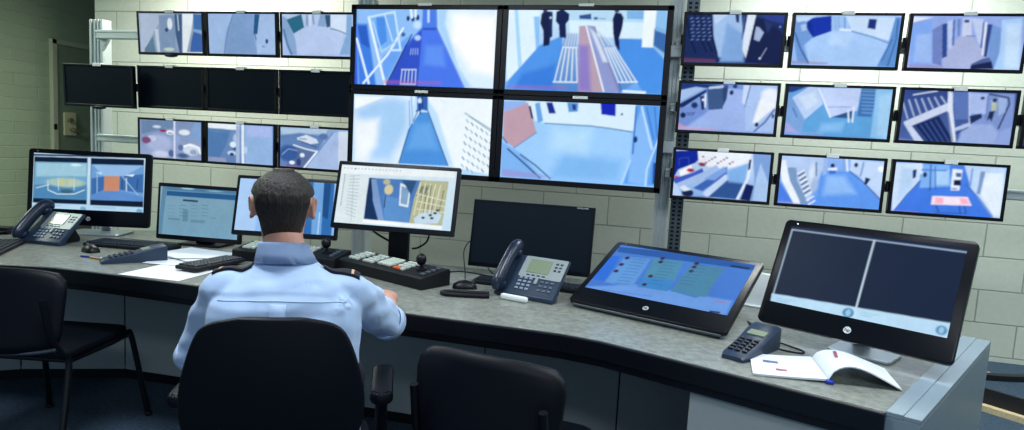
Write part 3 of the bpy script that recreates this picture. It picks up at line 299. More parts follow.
'hpC':[('g','4a80d4','4476cc'),('p','2c5ca8',5,100,[-4,52,576,-27,1002,16,1011,111,16,171]),('p','3070dc',8,100,[-22,276,70,260,99,814,-4,816]),('p','6a9ae0',33,100,[-44,1019,554,1025,995,1031,982,736,320,772]),('p','4f8cae',5,100,[315,170,531,157,564,592,347,606]),('p','3f86c8',5,100,[347,606,554,548,561,787,347,807]),('p','4c86a8',5,100,[593,169,819,159,816,762,583,776]),('p','5f97d8',16,100,[104,244,297,206,317,824,105,836]),('p','4680b8',3,100,[581,767,642,719,779,769,757,809]),('e','3a2850',1,[125,268,18,35]),('e','3a2850',1,[122,424,18,34]),('e','3a2850',1,[122,576,18,33]),('e','3a2850',1,[375,157,17,34]),('e','3a2850',1,[380,237,17,34]),('e','3a2850',1,[383,557,17,32]),('e','3a2850',1,[384,738,17,30]),('e','3a2850',1,[625,153,17,33]),('e','3a2850',1,[625,231,16,33]),('e','3a2850',1,[624,324,16,32]),('l','2c5c94',4,[175,266,273,251]),('l','2c5c94',4,[401,156,494,143]),('l','2c5c94',4,[633,43,722,31]),('l','2c5c94',4,[176,337,273,322]),('l','2c5c94',4,[402,226,494,212]),('l','2c5c94',4,[628,114,716,102]),('l','2c5c94',4,[177,408,273,392]),('l','2c5c94',4,[403,295,495,281]),('l','2c5c94',4,[623,185,711,172]),('l','2c5c94',4,[178,478,273,462]),('l','2c5c94',4,[404,364,495,349]),('l','2c5c94',4,[619,255,706,242]),('l','2c5c94',4,[179,547,274,530]),('l','2c5c94',4,[405,431,496,416]),('l','2c5c94',4,[614,324,701,310]),('l','2c5c94',4,[179,616,274,598]),('l','2c5c94',4,[406,498,496,482]),('l','2c5c94',4,[609,393,696,378]),('l','2c5c94',4,[180,683,274,665]),('l','2c5c94',4,[407,564,497,548]),('l','2c5c94',4,[605,461,691,445]),('l','2c5c94',4,[181,750,274,731]),('l','2c5c94',4,[408,630,497,612]),('l','2c5c94',4,[600,528,686,512]),('l','2c5c94',4,[181,816,274,797]),('l','2c5c94',4,[409,694,498,676]),('l','2c5c94',4,[596,594,681,578]),('l','c83c68',6,[882,802,909,800]),('l','c83c68',6,[921,798,956,796]),('p','122c58',0,100,[886,976,950,964,953,992,888,1004]),('p','183460',0,100,[849,67,974,71,977,114,853,111]),('l','2f62a8',4,[131,985,157,980]),('l','2f62a8',4,[169,979,195,974]),('l','2f62a8',4,[207,973,232,969]),('l','2f62a8',4,[244,967,269,963]),('l','2f62a8',4,[281,961,306,957]),('l','2f62a8',4,[318,955,343,951]),('l','2f62a8',4,[354,950,379,946]),('l','2f62a8',4,[390,944,415,940]),('l','2f62a8',4,[426,938,450,935]),('l','2f62a8',4,[462,933,486,929])],
'hpR':[('g','14223a','14223a'),('p','162850',0,100,[19,12,1009,29,1010,73,19,60]),('p','bfe0f4',0,100,[2,904,1021,837,1009,1007,11,1025]),('l','cfe6f8',5,[12,47,515,48,1007,49]),('l','cfe6f8',5,[12,47,13,913]),('l','cfe6f8',6,[1006,50,1008,867]),('l','cfe6f8',9,[520,51,518,882]),('p','b8dcf4',0,100,[12,905,517,870,1003,857,1004,998,10,1016]),('e','4c8cbc',1,[482,949,32,56]),('e','4c8cbc',1,[967,931,27,51]),('e','9cc8e4',1,[482,949,15,40]),('e','9cc8e4',1,[967,931,13,37]),('l','cfe6f8',6,[517,874,522,1007]),('l','7cacd0',3,[40,949,166,943]),('l','7cacd0',3,[44,979,125,973]),('l','7cacd0',3,[546,913,639,910]),('l','7cacd0',3,[550,944,613,937])]
}

DESKS = {'hpL':[-3.187,2.944,0.8,0.337,0.093,0.656,0.423,[0.028,0.032,0.025,0.09]],'mon2':[-2.488,2.976,0.77,0.106,0.075,0.495,0.308,[0.016,0.016,0.02,0.026]],'mon3':[-1.924,2.924,0.85,0.219,0.249,0.549,0.314,[0.016,0.016,0.018,0.024]],'mon4':[-1.327,2.924,0.93,0.092,0.274,0.635,0.344,[0.018,0.018,0.02,0.026]],'sam':[-0.655,3.043,0.78,0.005,0.19,0.61,0.336,[0.012,0.012,0.012,0.02]],'hpC':[-0.078,2.469,0.77,-0.396,1.103,0.653,0.458,[0.028,0.028,0.026,0.095]],'hpR':[0.597,2.319,0.8,-0.548,0.457,0.609,0.407,[0.026,0.028,0.026,0.08]]}
WORLD = .9
LIGHTS = [
 (-3.6, 4.30, 1.2, .3, 56, (1, .98, .86), 'ceiling light above the left end of the monitor rack'),
 (1.2, 4.30, 1.2, .3, 52, (.97, 1, .95), 'ceiling light above the right half of the monitor rack'),
 (-1.6, 1.6, 1.2, .6, 46, (.88, .95, 1), 'ceiling light above the seated man'),
 (.9, 1.9, 1.2, .6, 40, (.90, .96, 1), 'ceiling light above the right wing of the desk'),
 (-5.4, 2.6, .6, 1.2, 52, (.88, 1, .88), 'ceiling light by the left wall'),
 (3.4, 3.2, .6, 1.2, 50, (.93, 1, .97), 'ceiling light over the carpeted step at the right'),
 (.6, -1.0, 1.2, .6, 45, (.85, .94, 1), 'ceiling light added unseen behind the camera to brighten the desk fronts'),  # unseen lamp added as front light for pedestal, end panel and shirt back
]

# ================================================================ the setting
M_wall = block_mat('painted_blocks', 'cad3c8', '9fa79b', 'X', .041, .148)
M_wallL = block_mat('painted_blocks_left', 'a6b89a', 'b4c4a6', 'Y', .1, .148, .5, .12, .006)
M_plain = mat('plaster', 'a9b39a', .8, noise_amt=.05)
M_floor = mat('carpet', '2f4458', .95, noise_amt=.5, noise_scale=60, bump=.6, bump_scale=200)
M_ceil = mat('ceiling_paint', 'b4b8a8', .9)
YW = 4.95
b = BM(); box(b, (-.7, 2.25, -.05), (11.8, 9.7, .1)); struct('floor', b, M_floor)
b = BM(); box(b, (-.7, 2.25, 2.95), (11.8, 9.7, .1)); struct('ceiling', b, M_ceil)
b = BM(); box(b, (-.025, YW+.1, 1.45), (10.45, .2, 2.9)); struct('wall_back', b, M_wall)
b = BM(); box(b, (-6.5, 2.25, 1.45), (.2, 9.7, 2.9)); struct('wall_left', b, M_wallL)
b = BM(); box(b, (5.1, 1.2, 1.45), (.2, 7.3, 2.9)); struct('wall_right', b, M_wallL)
b = BM(); box(b, (-4.2, 7.0, 1.45), (4.4, .2, 2.9)); struct('wall_recess', b, M_plain)
M_door = mat('door_paint', '84927a', .5, noise_amt=.08, noise_scale=20)
M_frame = mat('door_frame_paint', 'b9bda2', .5)
b = BM(); box(b, (-6.385, 5.96, 1.09), (.03, .84, 2.18), .004); door = struct('door_1', b, M_door)
b = BM()
for y in (5.505, 6.42): box(b, (-6.38, y, 1.115), (.05, .055, 2.23), .004)
box(b, (-6.38, 5.96, 2.205), (.05, .97, .05), .004); struct('door_frame', b, M_frame, door)
b = BM(); box(b, (-6.36, 5.67, 1.355), (.02, .15, .25), .012); struct('lock_plate', b, mat('cream_plastic', 'd8d2a8', .4), door)
b = BM(); cyl(b, (-6.35, 5.65, 1.40), (-6.31, 5.65, 1.40), .022); cyl(b, (-6.352, 5.67, 1.30), (-6.30, 5.67, 1.30), .018); box(b, (-6.30, 5.72, 1.29), (.02, .12, .03), .009)
struct('door_handle', b, mat('brushed_brass', 'b0a884', .3, .8), door)
b = BM(); box(b, (-6.352, 5.495, 1.32), (.012, .03, .06), .003); struct('strike_plate', b, mat('black_metal', '0c1014', .4, .4), door)

# carpeted platform in the corner by the wall
M_wood = mat('pale_wood', 'c9b892', .6, noise_amt=.2, noise_scale=14, stretch=(1, 8, 8))
M_edge = mat('black_rubber', '0b1018', .6)
plat = [(1.45, 4.55), (1.898, 4.284), (2.9, 3.4), (4.99, 3.4), (4.99, YW), (1.45, YW)]
b = BM(); prism(b, plat, 0, .115); st = struct('trim_1', b, M_floor)
def ribbon(bm, pts, z0, z1, w):
    P = [V((x, y, 0)) for x, y in pts]; rings = []
    for i, p in enumerate(P):
        d = (P[min(i+1, len(P)-1)]-P[max(i-1, 0)]).normalized(); n = V((-d.y, d.x, 0))
        rings.append([p+n*w/2+V((0, 0, z0)), p-n*w/2+V((0, 0, z0)), p-n*w/2+V((0, 0, z1)), p+n*w/2+V((0, 0, z1))])
    loft(bm, rings)
b = BM(); ribbon(b, [(1.45, 4.52), (1.89, 4.265), (2.9, 3.37), (4.9, 3.37)], .035, .125, .02); struct('step_riser', b, M_edge, st)
b = BM(); ribbon(b, [(1.45, 4.50), (1.875, 4.235), (2.87, 3.34), (4.9, 3.34)], .0, .035, .05); struct('step_nosing', b, M_wood, st)
b = BM(); ribbon(b, spline([(1.80, 4.50), (2.0, 4.50), (2.25, 4.58), (2.6, 4.80)], 6) and [(p.x, p.y) for p in spline([(1.80, 4.50, 0), (2.0, 4.50, 0), (2.25, 4.58, 0), (2.6, 4.80, 0)], 6)], .116, .15, .05)
tag(obj('edge_strip', b, M_edge), 'curved black rubber strip lying on the carpeted step by the wall', 'edging')
b = BM(); prism(b, [(1.88, 4.58), (2.04, 4.59), (1.98, 4.65), (1.89, 4.66)], .116, .136)
tag(obj('wood_offcut', b, M_wood), 'small pale wood offcut on the carpeted step behind the desk end', 'wood piece')

# lights in the ceiling
M_tube = mat('lamp_diffuser', 'ffffff', .5, emit='eaf4ff', estr=2.5)
M_white = mat('white_metal', 'd8dcd8', .4)
def ceiling_light(i, x, y, w, l, power, col, label, size=None):
    t = thing('ceiling_light', label, 'ceiling light', (x, y, 2.86), 0, 'ceiling lights')
    b = BM(); box(b, (0, l/2+.015, 0), (w+.06, .03, .07)); box(b, (0, -l/2-.015, 0), (w+.06, .03, .07)); box(b, (w/2+.015, 0, 0), (.03, l, .07)); box(b, (-w/2-.015, 0, 0), (.03, l, .07)); box(b, (0, 0, .03), (w, l, .01))
    obj('frame', b, M_white, t)
    b = BM(); box(b, (0, 0, -.01), (w, l, .01)); obj('diffuser', b, M_tube, t)
    la = bpy.data.lights.new('lamp', 'AREA'); la.shape = 'RECTANGLE'; la.size = w; la.size_y = l; la.energy = power; la.color = col
    o = bpy.data.objects.new('lamp', la); COL.objects.link(o); o.parent = t; o.location = (0, 0, -.03)
WARM = (1, .95, .80); COOL = (.72, .87, 1)
for i, a in enumerate(LIGHTS): ceiling_light(i, *a)
wd = bpy.data.worlds.new('world'); SC.world = wd; wd.use_nodes = True
wd.node_tree.nodes['Background'].inputs[0].default_value = (.26, .36, .48, 1); wd.node_tree.nodes['Background'].inputs[1].default_value = WORLD

# ================================================================ the control desk
M_top = mat('worktop_laminate', '80857f', .27, spec=.5, noise_amt=.28, noise_scale=40, bump=.03, bump_scale=120)
M_fascia = mat('black_fascia', '070b14', .35)
M_lam = mat('grey_laminate', '9aa4a6', .5, noise_amt=.05)
M_lam2 = mat('blue_grey_laminate', '8193a0', .38, noise_amt=.04)
front = [(-3.95, 1.35), (-3.45, 1.86), (-3.1, 2.09), (-2.85, 2.19), (-2.6, 2.245), (-2.3, 2.25), (-.5, 2.2), (-.34, 2.195), (-.19, 2.165), (.593, 1.844)]
back = [(1.15, 2.845), (.35, 3.2), (-1.1, 3.19), (-3.1, 3.33), (-3.75, 2.86), (-4.75, 1.75)]
desk = thing('control_desk', 'long curved grey control room desk with black front edge', 'desk', (-.9, 2.7, 0))
DM = Matrix.Translation((.9, -2.7, 0))
b = BM(); prism(b, front+back, .7, DESK, DM, .003); obj('worktop', b, M_top, desk)
def strip_outline(line, d0, d1):
    P = [V((*p, 0)) for p in line]; N = []
    for i in range(len(P)):
        d = (P[min(i+1, len(P)-1)]-P[max(i-1, 0)]).normalized(); N.append(V((d.y, -d.x, 0)))
    a = [(p+n*d0)[:2] for p, n in zip(P, N)]; c = [(p+n*d1)[:2] for p, n in zip(P, N)]
    return a+c[::-1]
b = BM(); prism(b, strip_outline(front, -.012, .014), .675, .7385, DM, .004); prism(b, strip_outline(front, -.03, .004), .65, .678, DM, .002)
obj('fascia', b, M_fascia, desk)
# end panel of the right wing with its capping
e0, e1, e2, e3 = (.593, 1.844), (.668, 1.812), (1.235, 2.81), (1.15, 2.845)
b = BM(); prism(b, [e0, e1, e2, e3], 0, .728, DM, .002); ep = obj('end_panel', b, M_lam2, desk)
mid0 = ((e0[0]+e1[0])/2, (e0[1]+e1[1])/2); mid1 = ((e2[0]+e3[0])/2, (e2[1]+e3[1])/2)
b = BM(); prism(b, [e0, mid0, mid1, e3], .728, .743, DM, .002); prism(b, [mid0, e1, e2, mid1], .728, .741, DM, .002); obj('capping', b, M_lam2, ep)
dv = (V((*e2, 0))-V((*e1, 0))).normalized(); nv = V((dv.y, -dv.x, 0))
b = BM()
for k in range(7):
    p = V((*e1, 0))+dv*.62+nv*.004+V((0, 0, .40-.035*k)); MM = DM @ Matrix.Translation(p) @ Matrix.Rotation(math.atan2(dv.y, dv.x), 4, 'Z')
    box(b, (0, 0, 0), (.13, .006, .02), .002, MM)
obj('vent', b, mat('vent_white', 'd4dde4', .5), ep)
# pedestal under the wing
b = BM(); prism(b, [(.105, 2.056), (.588, 1.856), (1.13, 2.80), (.6, 3.0)], .04, .65, DM, .002); obj('pedestal', b, M_lam, desk)
b = BM(); prism(b, [(.125, 2.09), (.57, 1.90), (1.1, 2.78), (.6, 2.96)], 0, .04, DM); obj('pedestal_plinth', b, M_fascia, desk)
# modesty panels
pan = [(-4.3, 1.7), (-3.85, 2.2), (-3.30, 2.63), (-2.83, 2.835), (-2.30, 2.85), (-1.45, 2.85), (-.794, 2.85), (-.161, 2.85), (.5, 2.85)]
for p, q in zip(pan, pan[1:]):
    P, Q = V((*p, 0)), V((*q, 0)); d = (Q-P).normalized(); MM = DM @ Matrix.Translation((P+Q)/2) @ Matrix.Rotation(math.atan2(d.y, d.x), 4, 'Z')
    b = BM(); box(b, (0, .01, .375), ((Q-P).length-.006, .018, .65), .002, MM); obj('modesty_panel', b, M_lam, desk)
    b = BM(); box(b, (0, .027, .36), ((Q-P).length+.02, .012, .60), 0, MM); obj('seam_light_block', b, M_fascia, desk)  # added dark strip, stops light showing through the seams between panels
    b = BM(); box(b, (0, .012, .025), ((Q-P).length, .016, .05), 0, MM); obj('plinth', b, M_fascia, desk)
for x, y in ((-3.4, 2.9), (-2.1, 3.0), (-.45, 3.0)):
    b = BM(); box(b, (x, y, .35), (.05, .25, .70), .003, DM); obj('support', b, M_fascia, desk)

# ================================================================ rack of wall monitors
M_alu = mat('aluminium', 'b9c4c6', .35, .35, noise_amt=.04)
M_blk = mat('black_plastic', '060a14', .4, spec=.3)
M_blk2 = mat('matt_black_plastic', '0a0e16', .6, spec=.3)
M_off = mat('dark_screen', '08141f', .5, spec=.12)
M_clip = mat('clear_clip', 'f4f8f4', .4)
rack = thing('monitor_rack', 'tall aluminium frame of posts and rails carrying the wall monitors', 'rack', (-2.06, 4.07, 0))
RM = Matrix.Translation((2.06, -4.07, 0))
def extrusion(x, w, z1, parent):
    bm = BM(); box(bm, (x, 4.065, z1/2), (w, .07, z1), .003, RM)
    for s in (-1, 1): box(bm, (x+s*w*.42, 4.024, z1/2), (w*.16, .012, z1), .002, RM)
    for s in (-.33, .33): box(bm, (x+s*w*.36, 4.026, z1/2), (w*.10, .008, z1), .002, RM)
    box(bm, (x, 4.05, .01), (w+.1, .16, .02), .003, RM)
    return obj('post', bm, M_alu, parent)
for x, w, z in ((-4.255, .12, 2.15), (-2.063, .11, 2.3), (-.057, .085, 2.3), (2.45, .1, 2.15)): extrusion(x, w, z, rack)
bm = BM(); box(bm, (.035, 4.05, 1.15), (.075, .05, 2.3), .003, RM); sp = obj('slotted_upright', bm, mat('slotted_steel', '55656e', .4, .5), rack)
bm = BM()
for k in range(90):
    for s in (-1, 1): box(bm, (.035+s*.017, 4.024, .05+k*.025), (.018, .004, .014), 0, RM)
obj('slots', bm, M_blk2, sp)
for x0, x1 in ((-4.2, -2.0), (-.05, 2.47)):
    for z, h in ((2.032, .066), (1.662, .05), (1.276, .056)):
        bm = BM(); box(bm, ((x0+x1)/2, 3.985, z), (x1-x0, .035, h), .004, RM)
        for s in (-1, 1): box(bm, ((x0+x1)/2, 3.966, z+s*h*.32), (x1-x0, .008, h*.22), .001, RM)
        obj('rail', bm, M_alu, rack)
for z in (1.99, 1.43):
    bm = BM(); box(bm, (-1.06, 3.985, z), (2.1, .035, .07), .004, RM); obj('rail', bm, M_alu, rack)
bm = BM(); prism(bm, [(-4.19, 2.0), (-4.13, 2.0), (-4.19, 1.92)], -4.03, -4.0, RM @ Matrix.Rotation(PI/2, 4, 'X')); obj('gusset', bm, M_alu, rack)

def wall_monitor(x, z, w, h, tilt, key, label, group, y=3.8813, yaw=0, big=False, bump=False, cat='monitor'):
    """z is the middle of the panel"""
    t = thing('wall_monitor', label, cat, (x, y, z-h/2), yaw, group)
    M = Matrix.Translation((0, 0, h/2)) @ Matrix.Rotation(tilt, 4, 'X')
    l, r, tp, bt = (.036, .036, .0297, .0337) if big else (.017, .017, .015, .018)
    b = BM(); y1 = .03
    box(b, (0, .017, h/2-tp/2), (w, .034, tp), .003, M); box(b, (0, .017, -h/2+bt/2), (w, .034, bt), .003, M)
    box(b, (-w/2+l/2, .017, 0), (l, .034, h-.004), .003, M); box(b, (w/2-r/2, .017, 0), (r, .034, h-.004), .003, M)
    obj('bezel', b, M_blk, t)
    b = BM(); box(b, (0, .022, 0), (w-.01, .02, h-.01), .002, M); box(b, (0, .04, 0), (w*.6, .03, h*.6), .01, M); obj('back_cover', b, M_blk2, t)
    if key: screen(key, -w/2+l, w/2-r, -h/2+bt, h/2-tp, .004, M, t, 230 if big else 140, 1, .7 if not big else .4)
    else:
        b = BM(); box(b, (0, .008, (bt-tp)/2), (w-l-r, .006, h-tp-bt), 0, M); obj('screen', b, M_off, t)
    b = BM(); cw = .09 if big else .062
    box(b, (0, -.003, h/2-.002), (cw, .006, .022 if not big else .012), .002, M); box(b, (0, .015, h/2+.006), (cw, .04, .006), .002, M)
    obj('clip', b, M_clip, t)
    b = BM(); box(b, (0, .058, 0), (.12, .03, .12), .004, M)
    if not big: box(b, (0, .045, 0), (w+.018, .025, .055), .004, M)
    obj('bracket', b, M_blk2, t)
    if bump:
        b = BM(); ell(b, (0, .012, -h/2-.002), (.055, .016, .014), M); obj('sensor_pod', b, M_blk, t, True)
    return t
WL, HL = .55, .2967
LX = lambda j: -3.4765+.5711*j
RX = lambda j: .2625+.5749*j
LZ = [1.38+.6527, 1.38+.2779, 1.38-.087]; RZ = [1.38+.6662, 1.38+.2841, 1.38-.0974]; TL = [.0673, .0402, .0106]
GL, GR, GB = 'small wall monitors left of the big screens', 'small wall monitors right of the big screens', 'four big wall screens'
for key, lab in (('L00', 'small wall monitor showing a dim corridor with a bright doorway, top row'),
                 ('L01', 'small wall monitor showing an empty pale blue corridor seen from above, top row'),
                 ('L02', 'small wall monitor showing a room with a dark green panel, beside the big screens'),
                 ('L20', 'small wall monitor showing a busy car park split by a pale line, bottom left'),
                 ('L21', 'small wall monitor half dark blue yard and half pale blue wall, bottom row'),
                 ('L22', 'small wall monitor showing parked cars and white bay lines, beside the big screens')):
    i, j = int(key[1]), int(key[2]); wall_monitor(LX(j), LZ[i], WL, HL, TL[i], key, lab, GL, bump=key == 'L00')
for j, lab in ((0, 'switched-off black wall monitor below the one showing a corridor with a bright doorway'),
               (1, 'switched-off black wall monitor in the middle column of the left group'),
               (2, 'switched-off black wall monitor touching the left edge of the big screens')):
    wall_monitor(LX(j), LZ[1], WL, HL, TL[1], None, lab, GL)
wall_monitor(-3.99, 1.496+HL/2, WL, HL, .05, None, 'switched-off black wall monitor farthest left, in front of the rack post', GL, y=3.78, yaw=.1, bump=True)
for key, lab in (('R00', 'small wall monitor showing a dark barred hall with a bright corridor'),
                 ('R01', 'small wall monitor showing a pale room with a deep blue panel and notice board'),
                 ('R02', 'small wall monitor showing a long corridor lined with open doors'),
                 ('R10', 'small wall monitor showing a baggage scanner in a pale blue hall'),
                 ('R11', 'small wall monitor showing a stairwell with blue treads and white landing'),
                 ('R12', 'small wall monitor showing white stair railings and a standing figure'),
                 ('R20', 'small wall monitor showing red goods, a blue wall and a long counter'),
                 ('R21', 'small wall monitor showing a blue floor with a row of white racks at left'),
                 ('R22', 'small wall monitor showing a pink and white table on a blue floor')):
    i, j = int(key[1]), int(key[2]); wall_monitor(RX(j), RZ[i], WL, HL, TL[i], key, lab, GR)

for key, lab in (('B00', 'big wall screen showing benches and white window frames beside a blue corridor'),
                 ('B01', 'big wall screen showing a long table with slatted benches and four standing people'),
                 ('B10', 'big wall screen showing a narrow blue corridor between white walls'),
                 ('B11', 'big wall screen showing an empty pale room with a blue board and tan panel')):
    i, j = int(key[1]), int(key[2]); wall_monitor(-1.587+1.0115*j, 1.38+(.5833, .0449)[i], 1.009, .537, 0, key, lab, GB, big=True)
PICTURES['R13'] = [('g', '1a2a52', '2a3a70'), ('p', '7f98d0', 20, 100, [200, 200, 1000, 100, 1000, 900, 300, 1000])]
wall_monitor(RX(3), RZ[1], WL, HL, TL[1], 'R13', 'dark wall monitor cut off by the right edge, beside the stair railings picture', GR)

# ================================================================ screens standing on the desk
M_gloss = mat('piano_black', '050912', .3, spec=.22)
M_silver = mat('silver_plastic', 'a9b6c0', .3, .5)
M_badge = mat('badge_metal', 'cfd6da', .25, .4)
def rrect(w, h, r, cx=0, cy=0, k=5):
    P = []
    for sx, sy, a0 in ((1, 1, 0), (-1, 1, PI/2), (-1, -1, PI), (1, -1, 3*PI/2)):
        for i in range(k+1):
            a = a0+PI/2*i/k; P.append((cx+sx*(w/2-r)+r*math.cos(a), cy+sy*(h/2-r)+r*math.sin(a)))
    return P
XZ = Matrix.Rotation(PI/2, 4, 'X')       # (x, y, z) -> (x, -z, y)
def panel_prism(bm, w, h, r, cx, cz, y0, y1, M, bev=.003): prism(bm, rrect(w, h, r, cx, cz), -y1, -y0, M @ XZ, bev)
def desk_screen(key, name, label, pic, stand, radius=.008, thick=.026, nx=220, mt=None, logo=None, group=None):
    x, y, zb, yaw, t, w, h, (l, r, tp, bt) = DESKS[key]; mt = mt or M_blk
    th = thing(name, label, 'monitor', (x, y, DESK+.0006), yaw, group)
    M = Matrix.Translation((0, 0, zb-DESK)) @ Matrix.Rotation(-t, 4, 'X')
    b = BM(); panel_prism(b, w, h, radius, 0, h/2, 0, thick, M); obj('bezel', b, mt, th, True)
    b = BM(); panel_prism(b, w*.8, h*.75, .03, 0, h*.5, thick, thick+.018, M, .006); obj('back_cover', b, M_blk2, th, True)
    if pic: screen(key, -w/2+l, w/2-r, bt, h-tp, -.0012, M, th, nx, 1, .6)
    else:
        b = BM(); box(b, ((l-r)/2, 0, (h-tp+bt)/2), (w-l-r, .002, h-tp-bt), 0, M); obj('screen', b, M_off, th)
    if logo == 'hp':
        b = BM(); zc = bt*.45; prism(b, [(.012*math.cos(2*PI*k/24), zc+.012*math.sin(2*PI*k/24)) for k in range(24)], 0, .0015, M @ XZ); lg = obj('badge', b, M_badge, th)
        b = text_bm('hp', .017, M @ Matrix.Translation((0, -.0022, zc+.001)) @ XZ); obj('badge_lettering', b, M_blk, lg)
    if logo == 'SAMSUNG':
        b = text_bm('SAMSUNG', .012, M @ Matrix.Translation((w*.40, -.001, h-.008)) @ XZ); obj('maker_lettering', b, M_badge, th)
    if stand == 'column':
        b = BM(); top = zb-DESK+.17; box(b, (0, .135, top/2+.01), (.105, .035, top), .004); box(b, (0, .10, zb-DESK+.13), (.09, .07, .07), .004); obj('stand_column', b, M_blk2, th)
        b = BM(); box(b, (0, .15, .007), (.24, .15, .014), .006); obj('stand_base', b, M_blk2, th)
    elif stand == 'low':
        b = BM(); box(b, (0, .075, .10), (.10, .03, .19), .004); box(b, (0, .058, .12), (.09, .05, .06), .004); obj('stand_column', b, M_blk2, th)
        b = BM(); box(b, (0, .09, .006), (.24, .17, .012), .005); obj('stand_base', b, M_blk2, th)
    elif stand == 'foot':
        b = BM(); tube(b, [M @ V((0, thick+.03, h*.42)), (0, .16, .13), (0, .19, .012)], [.035, .03, .03], 12, 5, .4); obj('stand_arm', b, M_silver, th, True)
        b = BM(); prism(b, rrect(.30, .20, .02, 0, .125) if key != 'hpR' else rrect(.20, .15, .02, .03, .115), 0, .010, None, .003); obj('stand_base', b, M_silver, th)
    elif stand == 'recline':
        for s in (-1, 1):
            b = BM(); tube(b, [M @ V((s*.16, thick+.01, h*.62)), (s*.16, .33, .012)], .014, 10); ell(b, (s*.16, .33, .014), (.02, .025, .014)); obj('support_leg', b, M_silver, th, True)
        b = BM(); prism(b, rrect(w*.9, .05, .015, 0, .045), 0, .018, None, .004); obj('stand_base', b, mat('smoky_trim', '4c5862', .35), th)
        b = BM(); box(b, (0, thick-.002, .004), (w*.95, .012, .014), .004, M); obj('lower_trim', b, mat('smoky_trim', '4c5862', .35), th)
    if key in ('hpL', 'hpR', 'hpC'):
        b = BM(); cyl(b, M @ V((0, -.0015, h-tp*.5)), M @ V((0, .001, h-tp*.5)), .003); obj('webcam', b, M_off, th)
        b = text_bm('hp', .008, M @ Matrix.Translation((-w/2+l+.02, -.001, h-tp*.5)) @ XZ); obj('small_lettering', b, M_badge, th)
    return th
desk_screen('hpL', 'all_in_one_computer', 'black all-in-one touchscreen at the left end of the desk showing an orange block', True, 'foot', .018, mt=M_gloss, logo='hp')
desk_screen('mon2', 'desk_monitor', 'low black monitor showing a grey-blue form, left of the seated man', True, 'low')
desk_screen('mon3', 'desk_monitor', "black monitor with a pale blue picture, half hidden behind the man's head", True, 'column')
desk_screen('mon4', 'desk_monitor', 'black monitor on a tall column showing a white window, right of the man', True, 'column')
desk_screen('sam', 'desk_monitor', 'switched-off black monitor behind the desk phone in the middle of the desk', False, 'low', .004, logo='SAMSUNG', mt=M_gloss)
desk_screen('hpC', 'all_in_one_computer', 'black all-in-one touchscreen lying far back with a blue lit list page', True, 'recline', .018, mt=M_gloss, logo='hp', thick=.02)
desk_screen('hpR', 'all_in_one_computer', 'large black all-in-one touchscreen at the right end with two blank dark windows', True, 'foot', .018, mt=M_gloss, logo='hp')

# ================================================================ things on the desk
def keyboard(x, y, rz, w, d, label, lift=.0005):
    t = thing('keyboard', label, 'keyboard', (x, y, DESK+lift), rz)
    b = BM(); box(b, (0, 0, .009), (w, d, .018), .005); obj('case', b, M_blk2, t)
    b = BM(); rows = 5 if d < .13 else 6; n = int(w/.0195); pitch = (w-.02)/n; rp = (d-.02)/rows
    for r in range(rows):
        k = 0
        while k < n:
            ww = 5 if (r == 0 and k == 4 and n > 12) else 1
            box(b, (-w/2+.01+pitch*(k+ww/2), -d/2+.01+rp*(r+.5), .021), (pitch*ww-.003, rp-.003, .008), .0, None, 1, (.85, .85)); k += ww
    obj('keys', b, mat('key_grey', '1a2430', .5), t)
    return t
keyboard(-3.18, 2.42, -.95, .38, .15, 'black keyboard at the far left edge of the desk in front of the phone')
keyboard(-2.74, 2.80, .10, .46, .15, 'black keyboard lying before the left all-in-one screen, behind the mouse')
keyboard(-2.06, 2.56, 1.45, .30, .125, 'small black keypad beside the papers at the man\'s left shoulder', .010)
keyboard(-.40, 2.90, -.10, .34, .12, 'grey-black keyboard under the switched-off monitor, right of the phone')
keyboard(-.80, 2.87, -.05, .13, .10, 'small black keypad left of the middle desk phone under the monitor')

def mouse(x, y, rz, label):
    t = thing('computer_mouse', label, 'mouse', (x, y, DESK+.0005), rz)
    b = BM(); loft(b, [[(hw*math.cos(2*PI*k/20), yy, max(0, hz*math.sin(2*PI*k/20))) for k in range(20)] for yy, hw, hz in ((-.055, .012, .008), (-.05, .025, .02), (-.03, .032, .032), (0, .034, .038), (.03, .031, .030), (.05, .022, .016), (.055, .01, .006))])
    obj('body', b, M_blk, t, 2)
    b = BM(); tube(b, [(-.004, .035, .030), (.004, .035, .030)], .008, 12); obj('scroll_wheel', b, mat('grey_rubber', '3a4450', .6), t, True)
    return t
mouse(-2.80, 2.60, 1.2, 'black mouse in front of the left keyboard beside the phone')
mouse(-.865, 2.715, -1.2, 'black mouse on the desk between the joystick console and the middle phone')

